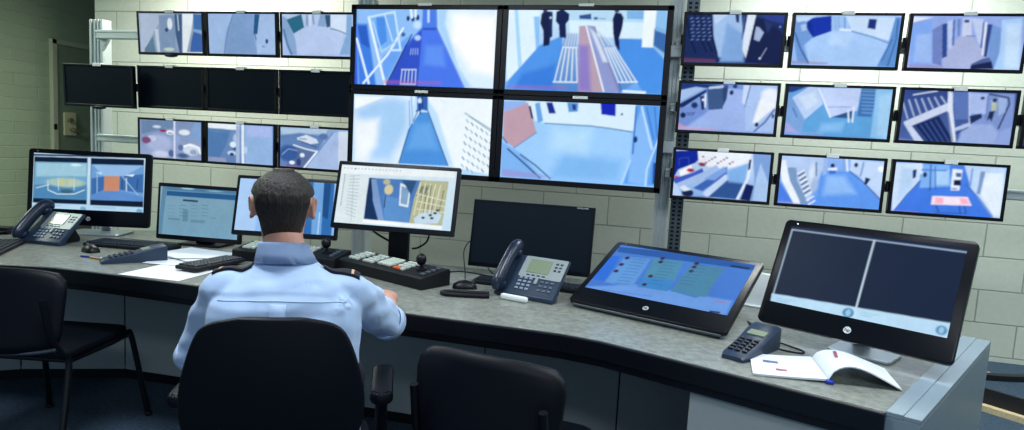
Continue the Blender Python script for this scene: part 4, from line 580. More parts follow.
M_phone = mat('phone_blue_grey', '24344a', .4, spec=.4)
M_phface = mat('phone_silver', '8d989b', .4, .1)
M_lcd = mat('phone_lcd', '6f7d68', .25, emit='6f7d68', estr=.35)
M_hand = mat('handset_blue_black', '15233a', .28, spec=.5)
def desk_phone(x, y, rz, label, sc=(.92, 1, .96)):
    t = thing('desk_phone', label, 'phone', (x, y, DESK+.0005), rz, None)
    prof = [(0, 0), (0, .020), (.010, .028), (.148, .166), (.160, .168), (.168, .158), (.052, .030), (.045, 0)]
    YZ = Matrix(((0, 0, 1, 0), (1, 0, 0, 0), (0, 1, 0, 0), (0, 0, 0, 1)))     # (a, b, c) -> x=c, y=a, z=b
    b = BM(); prism(b, prof, -.155, .155, YZ, .004); obj('body', b, M_phone, t, True)
    b = BM(); prism(b, [(.035, 0), (.17, 0), (.175, .02), (.13, .105), (.06, .032)], -.10, .10, YZ, .003); obj('foot_stand', b, M_blk2, t, True)
    sl = math.atan2(.138, .138); F = Matrix.Translation((0, .012, .030)) @ Matrix.Rotation(sl, 4, 'X')   # x right, y up the slope, z out
    b = BM(); prism(b, rrect(.222, .115, .008, .043, .137), 0, .004, F, .001); fp = obj('faceplate', b, M_phface, t)
    b = BM(); box(b, (.022, .142, .004), (.115, .074, .006), .002, F); obj('display', b, M_lcd, fp)
    for k in range(4):
        b = BM(); box(b, (-.018+.027*k, .092, .005), (.017, .006, .003), .001, F); obj('soft_key', b, M_phone, fp)
    b = BM()
    for dx in (.105, .128):
        for dy in (.132, .150, .168): box(b, (dx, dy, .005), (.013, .008, .004), .001, F)
    obj('menu_keys', b, M_phone, fp)
    b = BM(); box(b, (.036, .064, .004), (.016, .034, .008), .004, F); obj('navigation_key', b, M_phface, t)
    M_key = mat('phone_key', '7d8da0', .4)
    for r in range(4):
        for c in range(3):
            b = BM(); box(b, (-.046+.026*c, .017+.019*r, .003), (.018, .012, .005), .002, F); obj('number_key', b, M_key, t)
    b = BM()
    for r in range(3):
        for c in range(3): box(b, (.068+.026*c, .020+.022*r, .003), (.018, .011, .005), .002, F)
    obj('function_keys', b, mat('phone_key_dark', '4a5a70', .4), t)
    t.scale = sc
    # handset in its cradle on the left
    b = BM(); pts = [(-.128, -.012, .030), (-.128, -.006, .062), (-.128, .030, .108), (-.128, .075, .156), (-.128, .125, .197), (-.128, .160, .202), (-.128, .175, .180)]
    tube(b, pts, [.026, .037, .036, .035, .036, .037, .026], 14, 5, .75, up=(0, 1, 1))
    ell(b, (-.128, .014, .048), (.031, .028, .030)); ell(b, (-.128, .145, .175), (.031, .030, .030))
    obj('handset', b, M_hand, t, 2)
    b = BM(); tube(b, [(-.15, .01, .03)]+[(-.165+.006*math.cos(k*1.6), .02+.006*k, .012+.006*math.sin(k*1.6)) for k in range(26)], .0025, 6); obj('coiled_cord', b, M_blk2, t, True)
    return t
desk_phone(-3.165, 2.625, .02, 'blue-grey desk phone with silver face at the left end of the desk', (.86, 1, .90))
desk_phone(-.58, 2.625, -.27, 'blue-grey desk phone with silver face and lit display in the middle of the desk')

b = BM(); box(b, (0, 0, .012), (.125, .028, .024), .009)
o = tag(obj('eraser', b, mat('white_rubber', 'dde4e4', .6), None, True), 'small white bar lying against the front of the middle desk phone', 'white bar')
o.location = (-.605, 2.585, DESK+.0005); o.rotation_euler = (0, 0, -.27)

def keypad_phone(x, y, rz, label, L=.27):
    """cordless style unit with a sloping face: x right, y away"""
    t = thing('cordless_phone', label, 'phone', (x, y, DESK+.0005), rz)
    b = BM(); loft(b, [[(-w, yy, 0), (w, yy, 0), (w, yy, h), (w*.8, yy, h+.006), (-w*.8, yy, h+.006), (-w, yy, h)] for yy, w, h in ((0, .035, .008), (.02, .042, .016), (L*.5, .046, .038), (L*.8, .05, .062), (L*.97, .05, .07), (L, .047, .060))])
    obj('body', b, M_phone, t, True)
    sl = math.atan2(.046, L*.8); F = Matrix.Translation((0, .02, .023)) @ Matrix.Rotation(sl, 4, 'X')
    b = BM(); box(b, (0, L*.62, .001), (.062, .038, .004), .002, F); obj('display', b, M_lcd, t)
    for r in range(5):
        for c in range(3):
            b = BM(); box(b, (-.024+.024*c, .018+.022*r, .002), (.016, .012, .006), .002, F); obj('key', b, mat('dark_key', '0b1220', .4), t)
    return t
keypad_phone(.228, 2.130, -.52, 'dark grey keypad phone lying before the open booklet at the right')
keypad_phone(-2.53, 2.40, -.66, 'dark grey keypad phone lying on the desk left of the white papers')

# pens
for (x, y, rz, c, lab) in ((-2.66, 2.475, .05, '2838a0', 'blue pen lying on the desk before the left mouse'), (-2.60, 2.462, -.08, 'b09438', 'yellow pen lying beside the blue pen at the left')):
    t = thing('ballpoint_pen', lab, 'pen', (x, y, DESK+.0055), rz)
    b = BM(); cyl(b, (-.06, 0, 0), (.05, 0, 0), .005, seg=10); obj('barrel', b, mat('pen_'+c, c, .4), t, True)
    b = BM(); cyl(b, (.05, 0, 0), (.062, 0, 0), .005, .0012, 10); obj('tip', b, M_silver, t, True)

# loose papers
M_paper = mat('paper', 'dfe6ee', .7)
def sheet(x, y, rz, k, label, w=.297, d=.21, curl=0.0):
    b = BM(); n = 12; rows = []
    for i in range(n+1):
        rows.append([(-w/2+w*i/n, -d/2+d*j/6, .0008+curl*((i/n)**3)*.5+curl*.2*math.sin(i*.9)*math.sin(j)*.3) for j in range(7)])
    V0 = [[b.verts.new(p) for p in r] for r in rows]; V1 = [[b.verts.new((p[0], p[1], p[2]+.0008)) for p in r] for r in rows]
    for i in range(n):
        for j in range(6):
            b.faces.new((V0[i][j], V0[i][j+1], V0[i+1][j+1], V0[i+1][j])); b.faces.new((V1[i][j], V1[i+1][j], V1[i+1][j+1], V1[i][j+1]))
    for j in range(6):
        b.faces.new((V0[0][j], V1[0][j], V1[0][j+1], V0[0][j+1])); b.faces.new((V0[n][j], V0[n][j+1], V1[n][j+1], V1[n][j]))
    for i in range(n):
        b.faces.new((V0[i][0], V0[i+1][0], V1[i+1][0], V1[i][0])); b.faces.new((V0[i][6], V1[i][6], V1[i+1][6], V0[i+1][6]))
    o = tag(obj('paper_sheet', b, M_paper, None, True), label, 'paper', 'loose papers on the desk'); o.location = (x, y, DESK+.0008+k*.0022); o.rotation_euler = (0, 0, rz)
sheet(-2.13, 2.375, .03, 0, 'white paper sheet at the front edge of the desk, lowest of the loose papers', .30, .25)
sheet(-2.24, 2.60, .12, 1, 'white paper sheet overlapping the front sheet, middle of the loose papers', .297, .21, .004)
sheet(-2.33, 2.80, -.12, 2, 'white paper sheet before the low monitor, behind the middle sheet', .33, .21, .004)
sheet(-2.30, 2.73, -.45, 3, 'white paper sheet with a curling corner, topmost of the loose papers', .297, .21, .008)

# open booklet on the right wing
bk = thing('open_booklet', 'open white booklet with arched pages lying before the right all-in-one screen', 'booklet', (.45, 2.15, DESK+.0005), 0)
def W(px, py, z=0): p = at(px, py, DESK+z); return V((p.x-.45, p.y-2.15, z))
def slab(bm, grid, th):
    A = [[bm.verts.new(p) for p in r] for r in grid]; B = [[bm.verts.new(p+V((0, 0, th))) for p in r] for r in grid]; n, mm = len(grid), len(grid[0])
    for i in range(n-1):
        for j in range(mm-1):
            bm.faces.new((A[i][j], A[i][j+1], A[i+1][j+1], A[i+1][j])); bm.faces.new((B[i][j], B[i+1][j], B[i+1][j+1], B[i][j+1]))
    for i in range(n-1):
        bm.faces.new((A[i][0], A[i+1][0], B[i+1][0], B[i][0])); bm.faces.new((A[i][-1], B[i][-1], B[i+1][-1], A[i+1][-1]))
    for j in range(mm-1):
        bm.faces.new((A[0][j], B[0][j], B[0][j+1], A[0][j+1])); bm.faces.new((A[-1][j], A[-1][j+1], B[-1][j+1], B[-1][j]))
c0, c1, c2, c3 = V((.278, 2.005, 0)), V((.487, 2.022, 0)), V((.482, 2.24, 0)), V((.290, 2.215, 0))
O = V((.45, 2.15, 0)); n = 14
def lerp2(u, v): return (c0*(1-u)+c1*u)*(1-v)+(c3*(1-u)+c2*u)*v-O
b = BM(); slab(b, [[lerp2(i/n, j/8)+V((0, 0, .001+.006*(i/n)**2)) for j in range(9)] for i in range(n+1)], .006); lp = obj('left_pages', b, M_paper, bk, True)
# right pages: rise from the spine, arch over and come down at the far corner
d0, d1 = V((.487, 2.022, 0))-O, V((.482, 2.24, 0))-O      # spine front, back
f0, f1 = V((.690, 2.035, 0))-O, V((.70, 2.235, 0))-O      # free edge
b = BM(); g = []
for i in range(n+1):
    u = i/n; z = .055*math.sin(PI*u**.62)*(1-.15*u)+.002
    g.append([(d0*(1-u)+f0*u)*(1-j/8)+(d1*(1-u)+f1*u)*(j/8)+V((0, 0, z*(1-.25*j/8))) for j in range(9)])
slab(b, g, .004); rp = obj('right_pages', b, M_paper, bk, True)
for (u, v, w, h, c) in ((.30, .62, .045, .022, '5a6890'), (.42, .26, .032, .018, '9a5068')):
    b = BM(); p = lerp2(u, v)+V((0, 0, .0075+.006*u*u)); box(b, p, (w, h, .0012), 0)
    obj('printed_picture', b, mat('print_'+c, c, .6, noise_amt=.7, noise_scale=160), lp)
b = BM()
for k in range(5):
    i = 5; u = .22+.012*k; z = .055*math.sin(PI*u**.62)*(1-.15*u)+.007; j = .5+.075*k
    p = (d0*(1-u)+f0*u)*(1-j)+(d1*(1-u)+f1*u)*j; box(b, p+V((0, 0, z*(1-.22*j)+.0022)), (.010, .009, .001), 0)
obj('printed_picture', b, mat('print_red', '9c3c50', .6, noise_amt=.6, noise_scale=120), rp)
b = BM(); box(b, d0+V((.006, .004, .006)), (.022, .03, .011), .003); obj('blue_binding', b, mat('blue_binding', '1838b0', .4), bk)

# white box behind the reclined screen
t = thing('white_box', 'white plastic box standing behind the reclined touchscreen', 'box', (.42, 2.99, DESK+.0005), -.35)
b = BM(); box(b, (0, 0, .075), (.13, .035, .15), .006); obj('case', b, mat('white_plastic', 'd8e0e4', .4), t, True)
b = BM(); box(b, (0, 0, .004), (.16, .08, .008), .003); obj('foot', b, mat('white_plastic', 'd8e0e4', .4), t, True)

# camera control consoles
M_cb = mat('console_button', 'b9c4bc', .45); M_cb2 = mat('console_button_orange', 'd8683c', .45)
def console(x, y, rz, w, label):
    t = thing('joystick_console', label, 'control console', (x, y, DESK+.0005), rz); d = .18
    YZ = Matrix(((0, 0, 1, 0), (1, 0, 0, 0), (0, 1, 0, 0), (0, 0, 0, 1)))
    b = BM(); prism(b, [(-d/2, 0), (-d/2, .050), (-d/2+.01, .055), (d/2-.01, .075), (d/2, .070), (d/2, 0)], -w/2, w/2, YZ, .003); obj('case', b, M_blk2, t)
    F = Matrix.Translation((0, 0, .065)) @ Matrix.Rotation(math.atan2(.02, d-.02), 4, 'X')
    for gx, cols, big in ((-w*.38, 3, 0), (-w*.20, 3, 0), (-w*.01, 2, 1), (w*.17, 3, 0)):
        if big:
            for c in range(3):
                b = BM(); box(b, (gx-.03+.03*c, .0, .006), (.026, .10, .012), .003, F); obj('button', b, M_cb, t)
        else:
            for r in range(4):
                for c in range(cols):
                    b = BM(); box(b, (gx-.024+.024*c, -.045+.03*r, .004), (.019, .022, .012), .003, F); obj('button', b, M_cb2 if (r == 0 and gx > w*.1 and c < 2) else M_cb, t)
    b = BM(); lathe(b, [(.026, -.002), (.024, .008), (.010, .014), (.007, .03)], (w*.34, 0, 0), 20, F); js = obj('joystick', b, M_blk, t, True)
    b = BM(); ell(b, (w*.34, 0, .052), (.023, .023, .026), F if False else None) if False else ell(b, F @ V((w*.34, 0, .05)), (.024, .024, .027)); obj('knob', b, M_blk, js, 2)
    for k in range(4):
        b = BM(); box(b, (w*.44, -.05+.032*k, .004), (.022, .02, .01), .003, F); obj('button', b, mat('console_button_dark', '3c4a54', .5), t)
    return t
console(-1.245, 2.775, -.42, .58, 'long black joystick console with white buttons and one orange, under the man\'s right hand')
console(-1.83, 2.86, .02, .56, 'black joystick console with white buttons behind the man, left of his head')

# cables and the headband
def cable(pts, r, label, name='cable', mt=None):
    b = BM(); tube(b, pts, r, 8, 6); return tag(obj(name, b, mt or M_blk2, None, True), label, name.replace('_', ' '))
zc = DESK+.004
cable([(-.70, 3.05, zc), (-.85, 3.10, zc), (-.93, 3.08, .90), (-.98, 3.04, .86), (-.94, 2.95, zc+.002), (-.90, 2.80, zc+.002), (-.91, 2.765, zc+.004)], .0028, 'thin black mouse cable looping up before the wall, left of the dark monitor')
cable([(-1.05, 2.98, zc+.001), (-1.0, 3.05, zc), (-.85, 3.02, zc), (-.74, 2.97, zc)], .003, 'thin black cable lying behind the joystick console')
cable([(-1.50, 3.00, .955), (-1.47, 3.05, .90), (-1.40, 3.07, .86), (-1.345, 3.07, .84)], .006, 'thick black cable sagging left of the monitor column')
cable([(-1.17, 3.05, .955), (-1.19, 3.07, .88), (-1.24, 3.08, .84), (-1.275, 3.08, .83)], .005, 'black cable hanging right of the monitor column')
cable([(.36, 2.50, zc), (.30, 2.42, zc+.06), (.33, 2.34, zc+.03), (.37, 2.34, zc), (.45, 2.30, zc), (.475, 2.33, zc), (.40, 2.42, zc)], .003, 'black cable looped at the left corner of the right all-in-one screen')
cable([(-3.62, 2.62, zc), (-3.5, 2.85, zc+.02), (-3.42, 3.0, zc), (-3.3, 3.05, zc)], .004, 'black cable on the desk behind the left phone')
cable([(-2.95, 2.93, zc+.012), (-2.85, 2.98, zc), (-2.7, 3.0, zc), (-2.5, 3.02, zc)], .003, 'grey cable lying between the left screen and the low monitor', mt=mat('grey_cable', '59666e', .6))
cable([(-2.4, 2.62, DESK+.013), (-2.3, 2.60, DESK+.012), (-2.2, 2.66, DESK+.012), (-2.05, 2.75, DESK+.012), (-2.0, 2.83, zc)], .0025, 'thin dark cable lying across the white papers')
b = BM(); tube(b, [(-.71, 2.575, DESK+.010), (-.80, 2.545, DESK+.010), (-.88, 2.53, DESK+.010), (-.915, 2.555, DESK+.010), (-.88, 2.585, DESK+.010), (-.80, 2.60, DESK+.010), (-.725, 2.625, DESK+.010)], .009, 10, 6)
tag(obj('headband', b, M_blk2, None, True), 'black U-shaped headband lying on the desk before the mouse', 'headband')
b = BM(); box(b, (0, 0, .02), (.10, .07, .04), .006)
o = tag(obj('cable_adapter', b, M_blk2), 'small black box lying at the far left behind the phone', 'adapter'); o.location = (-3.60, 2.78, DESK+.0005); o.rotation_euler = (0, 0, .4)

# ================================================================ chairs
M_shell = mat('black_chair_plastic', '060b15', .5, spec=.2)
M_tub = mat('black_tube', '070b12', .35, spec=.4)
M_pip = mat('chair_edge', '2a3542', .4)
M_fab = mat('black_upholstery', '070d19', .9, bump=.3, bump_scale=250, spec=.2)
def stack_chair(x, y, rz, label):
    t = thing('stacking_chair', label, 'chair', (x, y, 0), rz, 'stacking chairs')
    def shell(w, h, zc, curve, thick, y0, tilt):
        M = Matrix.Translation((0, y0, zc)) @ Matrix.Rotation(tilt, 4, 'X'); g = []
        nx, nz = 16, 10; bm = BM(); fr = []; bk_ = []
        for j in range(nz+1):
            v = j/nz*2-1; rf, rb = [], []
            for i in range(nx+1):
                u = i/nx*2-1; e = max(0, abs(v)-.62)/.38; ww = w/2*(1-.16*e**2.2)*(1 - .06*(1-(v+1)/2))
                hh = h/2*(1-.10*abs(u)**3.5)
                X, Z = u*ww, v*hh; Y = curve*u*u - .0*v
                rf.append(M @ V((X, Y+thick/2, Z))); rb.append(M @ V((X, Y-thick/2, Z)))
            fr.append(rf); bk_.append(rb)
        A = [[bm.verts.new(p) for p in r] for r in fr]; B = [[bm.verts.new(p) for p in r] for r in bk_]
        for j in range(nz):
            for i in range(nx): bm.faces.new((A[j][i], A[j][i+1], A[j+1][i+1], A[j+1][i])); bm.faces.new((B[j][i], B[j+1][i], B[j+1][i+1], B[j][i+1]))
        for j in range(nz): bm.faces.new((A[j][0], A[j+1][0], B[j+1][0], B[j][0])); bm.faces.new((A[j][nx], B[j][nx], B[j+1][nx], A[j+1][nx]))
        for i in range(nx): bm.faces.new((A[0][i], B[0][i], B[0][i+1], A[0][i+1])); bm.faces.new((A[nz][i], A[nz][i+1], B[nz][i+1], B[nz][i]))
        rim = [M @ V(((i/8-1)*w/2*.96*(1-.06*0), curve*((i/8-1)**2), h/2*(1-.10*abs(i/8-1)**3.5))) for i in range(17)]
        return bm, A, M, rim
    bm, _, M, rim = shell(.46, .33, .645, .055, .022, -.27, -.12 + .24*0)
    bk = obj('backrest', bm, M_shell, t, 2)
    b = BM(); tube(b, [M @ V((u*.5*.44*.94, .055*u*u, -.33/2*(1-.10*abs(u)**3.5))) for u in [k/8-1 for k in range(17)]], .008, 8); obj('edge_piping', b, M_pip, bk, True)
    b = BM(); prism(b, rrect(.43, .42, .06, 0, .02), .43, .465, None, .012); obj('seat', b, M_shell, t, True)
    for s in (-1, 1):
        b = BM(); tube(b, [(s*.19, -.15, .415), (s*.205, .10, .42), (s*.21, .19, .425), (s*.215, .225, .40), (s*.245, .30, .006)], .0125, 10, 5); lg = obj('front_leg', b, M_tub, t, True)
        b = BM(); ell(b, (s*.245, .30, .012), (.018, .018, .012)); obj('leg_cap', b, M_blk2, lg, 2)
        b = BM(); tube(b, [(s*.195, -.285, .70), (s*.20, -.25, .55), (s*.205, -.20, .46), (s*.21, -.17, .40), (s*.235, -.27, .006)], .0125, 10, 5); lg = obj('rear_leg', b, M_tub, t, True)
        b = BM(); ell(b, (s*.235, -.27, .012), (.018, .018, .012)); obj('leg_cap', b, M_blk2, lg, 2)
    b = BM()
    for yy in (-.14, .15): cyl(b, (-.20, yy, .415), (.20, yy, .415), .011, seg=10)
    obj('crossbar', b, M_tub, t, True)
    return t
stack_chair(-.425, 1.905, -.16, 'empty black stacking chair in the middle foreground before the desk')
stack_chair(-2.535, 2.15, .20, 'empty black stacking chair at the left, turned toward the left wing of the desk')

# ================================================================ the operator and his chair
PX, PY, PYAW = -1.0, 1.535, .42
oc = thing('office_chair', 'black padded office chair with armrests carrying the seated man', 'chair', (PX, PY, 0), PYAW)
def shield(w0, w1, w2, z0, z1, k=10):
    """backrest outline: widths at bottom, widest and top"""
    P = []; H = z1-z0
    right = [(w0*.30, z0), (w0*.46, z0+H*.05), (w1*.5, z0+H*.34), (w1*.5, z0+H*.58), (w2*.5, z0+H*.86), (w2*.40, z0+H*.955), (w2*.2, z1)]
    sp = [(p.x, p.y) for p in spline([(x, z, 0) for x, z in right], 5)]
    return sp + [(-x, z) for x, z in sp[::-1]]
OUT = shield(.36, .43, .36, .50, .930)
def curved_back(outline, y0, thick, curve, bev):
    t = bmesh.new(); prism(t, outline, -thick/2, thick/2, XZ, bev)
    bmesh.ops.subdivide_edges(t, edges=[e for e in t.edges if e.calc_length() > .05], cuts=4, use_grid_fill=True)
    for v in t.verts: v.co = V((v.co.x, v.co.y+y0+curve*(v.co.x/.2)**2-.10*(v.co.z-.5)*.6, v.co.z))
    return t
b = curved_back(OUT, -.155, .03, .03, .012); obj('backrest', b, M_fab, oc, True)
b = curved_back([(x*1.03, .70+(z-.70)*1.02) for x, z in OUT], -.178, .022, .03, .008); obj('back_shell', b, M_shell, oc, True)
b = BM(); prism(b, rrect(.46, .44, .08, 0, .06), .43, .485, None, .02); obj('seat_cushion', b, M_fab, oc, True)
b = BM(); prism(b, rrect(.44, .42, .08, 0, .06), .405, .43, None, .008); obj('seat_pan', b, M_shell, oc, True)
b = BM(); tube(b, [(0, -.05, .40), (0, -.19, .42), (0, -.215, .52), (0, -.20, .62)], [.03, .03, .03, .025], 12, 5, .5); obj('back_bracket', b, M_shell, oc, True)
for s, ax in ((-1, -.240), (1, .268)):
    b = BM(); tube(b, [(s*.19, .03, .415), (ax-s*.015, .03, .42), (ax, .02, .50), (ax, -.04, .63), (ax, -.07, .675)], .017, 10, 5); tube(b, [(ax, .02, .50), (ax, .08, .61), (ax, .10, .675)], .015, 10, 5); ar = obj('armrest', b, M_shell, oc, True)
    b = BM(); prism(b, rrect(.062, .25, .028, ax, .01), .67, .705, None, .012); obj('armrest_pad', b, M_shell, ar, True)
b = BM(); cyl(b, (0, .04, .40), (0, .04, .22), .025); cyl(b, (0, .04, .24), (0, .04, .09), .035); obj('gas_lift', b, M_tub, oc, True)
for k in range(5):
    a = 2*PI*k/5+.3; e = V((math.cos(a)*.29, .04+math.sin(a)*.29, 0))
    b = BM(); tube(b, [(0, .04, .11), (e.x*.5, .04+(e.y-.04)*.5, .105), (e.x, e.y, .075)], [.028, .024, .018], 10, 4); sk = obj('base_spoke', b, M_shell, oc, True)
    b = BM(); n_ = V((-math.sin(a), math.cos(a), 0))
    for q in (-1, 1): cyl(b, e+n_*(.008*q)+V((0, 0, .028)), e+n_*(.024*q)+V((0, 0, .028)), .0278)
    cyl(b, e+V((0, 0, .03)), e+V((0, 0, .08)), .008); obj('castor', b, M_blk2, sk, True)

man = thing('person', 'seated man seen from behind in a pale blue shirt, right hand at the console', 'person', (PX, PY, 0), PYAW)
M_skin = mat('skin', 'c4907f', .5, noise_amt=.06, noise_scale=40)
def sring(z, cx, cy, hw, hf, hb, p=2.3, n=28, tilt=0):
    R = []
    for k in range(n):
        a = 2*PI*k/n; c, s = math.cos(a), math.sin(a)
        x = math.copysign(abs(c)**(2/p), c)*hw; y = math.copysign(abs(s)**(2/p), s)*(hf if s > 0 else hb)
        R.append(V((cx+x, cy+y, z+tilt*y)))
    return R
HX, HY = -.03, .118       # head centre
# ring profile of the head: z, half width, front y, back y (relative to the head centre)
HEAD = [(1.045, .048, .035, -.050), (1.065, .052, .070, -.052), (1.085, .055, .086, -.055), (1.11, .059, .090, -.063), (1.14, .065, .090, -.077), (1.17, .0715, .090, -.088), (1.195, .0765, .093, -.093), (1.215, .0755, .092, -.090), (1.236, .068, .083, -.080), (1.253, .055, .068, -.066), (1.265, .038, .047, -.045), (1.272, .017, .021, -.019)]
def prof(z):
    if z <= HEAD[0][0]: return HEAD[0][1:]
    for a, b_ in zip(HEAD, HEAD[1:]):
        if z <= b_[0]:
            t = (z-a[0])/(b_[0]-a[0]); return tuple(a[i]*(1-t)+b_[i]*t for i in (1, 2, 3))
    return HEAD[-1][1:]
HR = Matrix.Translation((HX, HY, 0)) @ Matrix.Rotation(.12, 4, 'Z')
b = BM()
loft(b, [[HR @ (p) for p in sring(z, 0, 0, hw, f, -bk_, 2.15)] for z, hw, f, bk_ in HEAD])
# face
loft(b, [[HR @ V((x*s_, .088+dy*s_, z)) for x, dy in ((-.014, 0), (-.008, .012), (0, .018), (.008, .012), (.014, 0), (0, -.01))] for z, s_ in ((1.115, .8), (1.125, 1.25), (1.14, 1.05), (1.165, .65), (1.185, .3))])
ell(b, HR @ V((0, .086, 1.083)), (.024, .012, .006)); ell(b, HR @ V((0, .087, 1.091)), (.026, .011, .005)); ell(b, HR @ V((0, .080, 1.058)), (.02, .014, .014))
for s in (-1, 1):
    ell(b, HR @ V((s*.028, .086, 1.190)), (.020, .010, .006)); ell(b, HR @ V((s*.034, .074, 1.135)), (.022, .018, .02))
    # ear
    E = HR @ Matrix.Translation((s*.079, -.002, 1.170)) @ Matrix.Rotation(s*-.45, 4, 'Z') @ Matrix.Rotation(.12, 4, 'X')
    ell(b, (0, 0, 0), (.007, .017, .031), E)
    tube(b, [E @ V((s*.004, .012, -.012)), E @ V((s*.008, .012, .018)), E @ V((s*.010, .002, .032)), E @ V((s*.012, -.014, .022)), E @ V((s*.010, -.016, .0)), E @ V((s*.006, -.008, -.024))], .0045, 8, 4)
    ell(b, E @ V((s*.003, .003, -.026)), (.006, .009, .009))
# neck, shoulders and trunk
tube(b, [(0, .045, .985), (-.006, .062, 1.03), (HX+.008, HY-.022, 1.075), (HX, HY-.006, 1.12)], [.070, .058, .054, .052], 20, 5)
loft(b, [sring(z, 0, cy, hw, hd, hd) for z, hw, hd, cy in ((.47, .165, .11, 0), (.52, .17, .12, 0), (.65, .155, .105, 0), (.78, .165, .105, .01), (.90, .17, .10, .03), (.955, .15, .085, .045), (1.0, .08, .06, .055))])
SHR, ELR, WRR = V((.168, .05, .940)), V((.283, .28, .785)), V((.272, .560, .797))
SHL, ELL, WRL = V((-.170, .04, .940)), V((-.272, .145, .715)), V((-.17, .36, .635))
for S_, E_, W_ in ((SHR, ELR, WRR), (SHL, ELL, WRL)):
    tube(b, [S_, (S_+E_)/2, E_, E_*.65+W_*.35, W_], [.044, .040, .036, .038, .027], 16, 5)
    ell(b, S_, (.045, .045, .045))
def hand(bm, Wp, fwd, side, down, curl, th_side, sc=1.0):
    """Wp wrist, fwd towards the fingers, side towards the thumb, down palm normal"""
    fwd, side, down = fwd.normalized(), side.normalized(), down.normalized()
    rings = []
    for d, hw, ht in ((-.02, .026, .021), (.01, .030, .019), (.045, .038, .016), (.08, .041, .014), (.09, .036, .010)):
        rings.append([Wp+fwd*d*sc+side*(math.cos(a)*hw*sc)+down*(math.sin(a)*ht*sc) for a in [2*PI*k/16 for k in range(16)]])
    loft(bm, rings)
    for k, (off, L) in enumerate(((.029, .072), (.010, .080), (-.010, .074), (-.028, .058))):
        p = Wp+fwd*.078*sc+side*off*sc; pts = [p]; ang = curl*.35; r = [.0092, .0088, .0083, .0077, .0068]
        for s_, f_ in enumerate((.45, .30, .25)):
            dd = fwd*math.cos(ang)+down*math.sin(ang)+side*(off*.9); dd.normalize(); p = p+dd*L*f_*sc; pts.append(p); ang += curl*(.9 if s_ == 0 else .6)
        tube(bm, pts, [x*sc for x in r[:4]], 10, 3); ell(bm, pts[-1], (.0078*sc,)*3, None, 10, 8); ell(bm, pts[1], (.0098*sc,)*3, None, 10, 8)
    p = Wp+fwd*.018*sc+side*.024*sc; q = p+(fwd*.6+side*.75+down*.25).normalized()*.036*sc; r_ = q+(fwd*.9+side*.25+down*.3).normalized()*.030*sc; s2 = r_+(fwd*1+down*.35).normalized()*.022*sc
    tube(bm, [p, q, r_, s2], [.014*sc, .0118*sc, .0098*sc, .0085*sc], 10, 3); ell(bm, s2, (.0085*sc,)*3, None, 10, 8)
fr = V((-.10, 1, .02))
hand(b, WRR, fr, V((-1, -.1, .15)), V((.10, 0, -1)), .85, -1, 1.1)
hand(b, WRL, V((.35, .85, -.22)), V((.9, -.35, .1)), V((.05, .2, -1)), .5, 1)
body = fused('body', b, .0042, M_skin, man, 3, .5)
for s in (-1, 1):
    b = BM(); ell(b, HR @ V((s*.029, .081, 1.172)), (.0105, .0105, .0105)); ey = obj('eye', b, mat('eye_white', 'e8e8e4', .2), man, 2)
    b = BM(); ell(b, HR @ V((s*.029, .0895, 1.172)), (.005, .003, .005)); obj('iris', b, mat('iris_brown', '2a1c14', .2), ey, 2)
    b = BM(); tube(b, [HR @ V((s*.014, .097, 1.197)), HR @ V((s*.028, .098, 1.202)), HR @ V((s*.044, .088, 1.198))], [.003, .004, .002], 8, 4); obj('eyebrow', b, mat('brow_brown', '2a221c', .8), man, 2)
# hair: a cap that follows the skull, longer on top, faded at the nape
M_hair = bpy.data.materials.new('short_hair'); M_hair.use_nodes = True; nt = M_hair.node_tree; pb = nt.nodes['Principled BSDF']
tc = nt.nodes.new('ShaderNodeTexCoord'); mp = nt.nodes.new('ShaderNodeMapping'); mp.inputs['Scale'].default_value = (170, 170, 38)
n1 = nt.nodes.new('ShaderNodeTexNoise'); n1.inputs['Scale'].default_value = 1; n1.inputs['Detail'].default_value = 5
sx = nt.nodes.new('ShaderNodeSeparateXYZ'); mr = nt.nodes.new('ShaderNodeMapRange'); mr.inputs['From Min'].default_value = 1.085; mr.inputs['From Max'].default_value = 1.20
rp1 = nt.nodes.new('ShaderNodeMix'); rp1.data_type = 'RGBA'; rp1.inputs['A'].default_value = (*lin('3e332b'), 1); rp1.inputs['B'].default_value = (*lin('17120d'), 1)
rp2 = nt.nodes.new('ShaderNodeMix'); rp2.data_type = 'RGBA'; rp2.blend_type = 'MULTIPLY'; rp2.inputs['Factor'].default_value = .85
cr = nt.nodes.new('ShaderNodeValToRGB'); cr.color_ramp.elements[0].position = .35; cr.color_ramp.elements[1].position = .65; cr.color_ramp.elements[0].color = (.45, .45, .45, 1); cr.color_ramp.elements[1].color = (1.35, 1.3, 1.25, 1)
nt.links.new(tc.outputs['Object'], mp.inputs['Vector']); nt.links.new(mp.outputs[0], n1.inputs['Vector']); nt.links.new(tc.outputs['Object'], sx.inputs[0]); nt.links.new(sx.outputs['Z'], mr.inputs['Value'])
nt.links.new(mr.outputs['Result'], rp1.inputs['Factor']); nt.links.new(n1.outputs['Fac'], cr.inputs['Fac']); nt.links.new(rp1.outputs['Result'], rp2.inputs['A']); nt.links.new(cr.outputs['Color'], rp2.inputs['B']); nt.links.new(rp2.outputs['Result'], pb.inputs['Base Color'])
bp = nt.nodes.new('ShaderNodeBump'); bp.inputs['Strength'].default_value = .9; bp.inputs['Distance'].default_value = .006; nt.links.new(n1.outputs['Fac'], bp.inputs['Height']); nt.links.new(bp.outputs['Normal'], pb.inputs['Normal']); pb.inputs['Roughness'].default_value = .6
b = BM(); NA, NZ = 72, 34; outer, inner = [], []
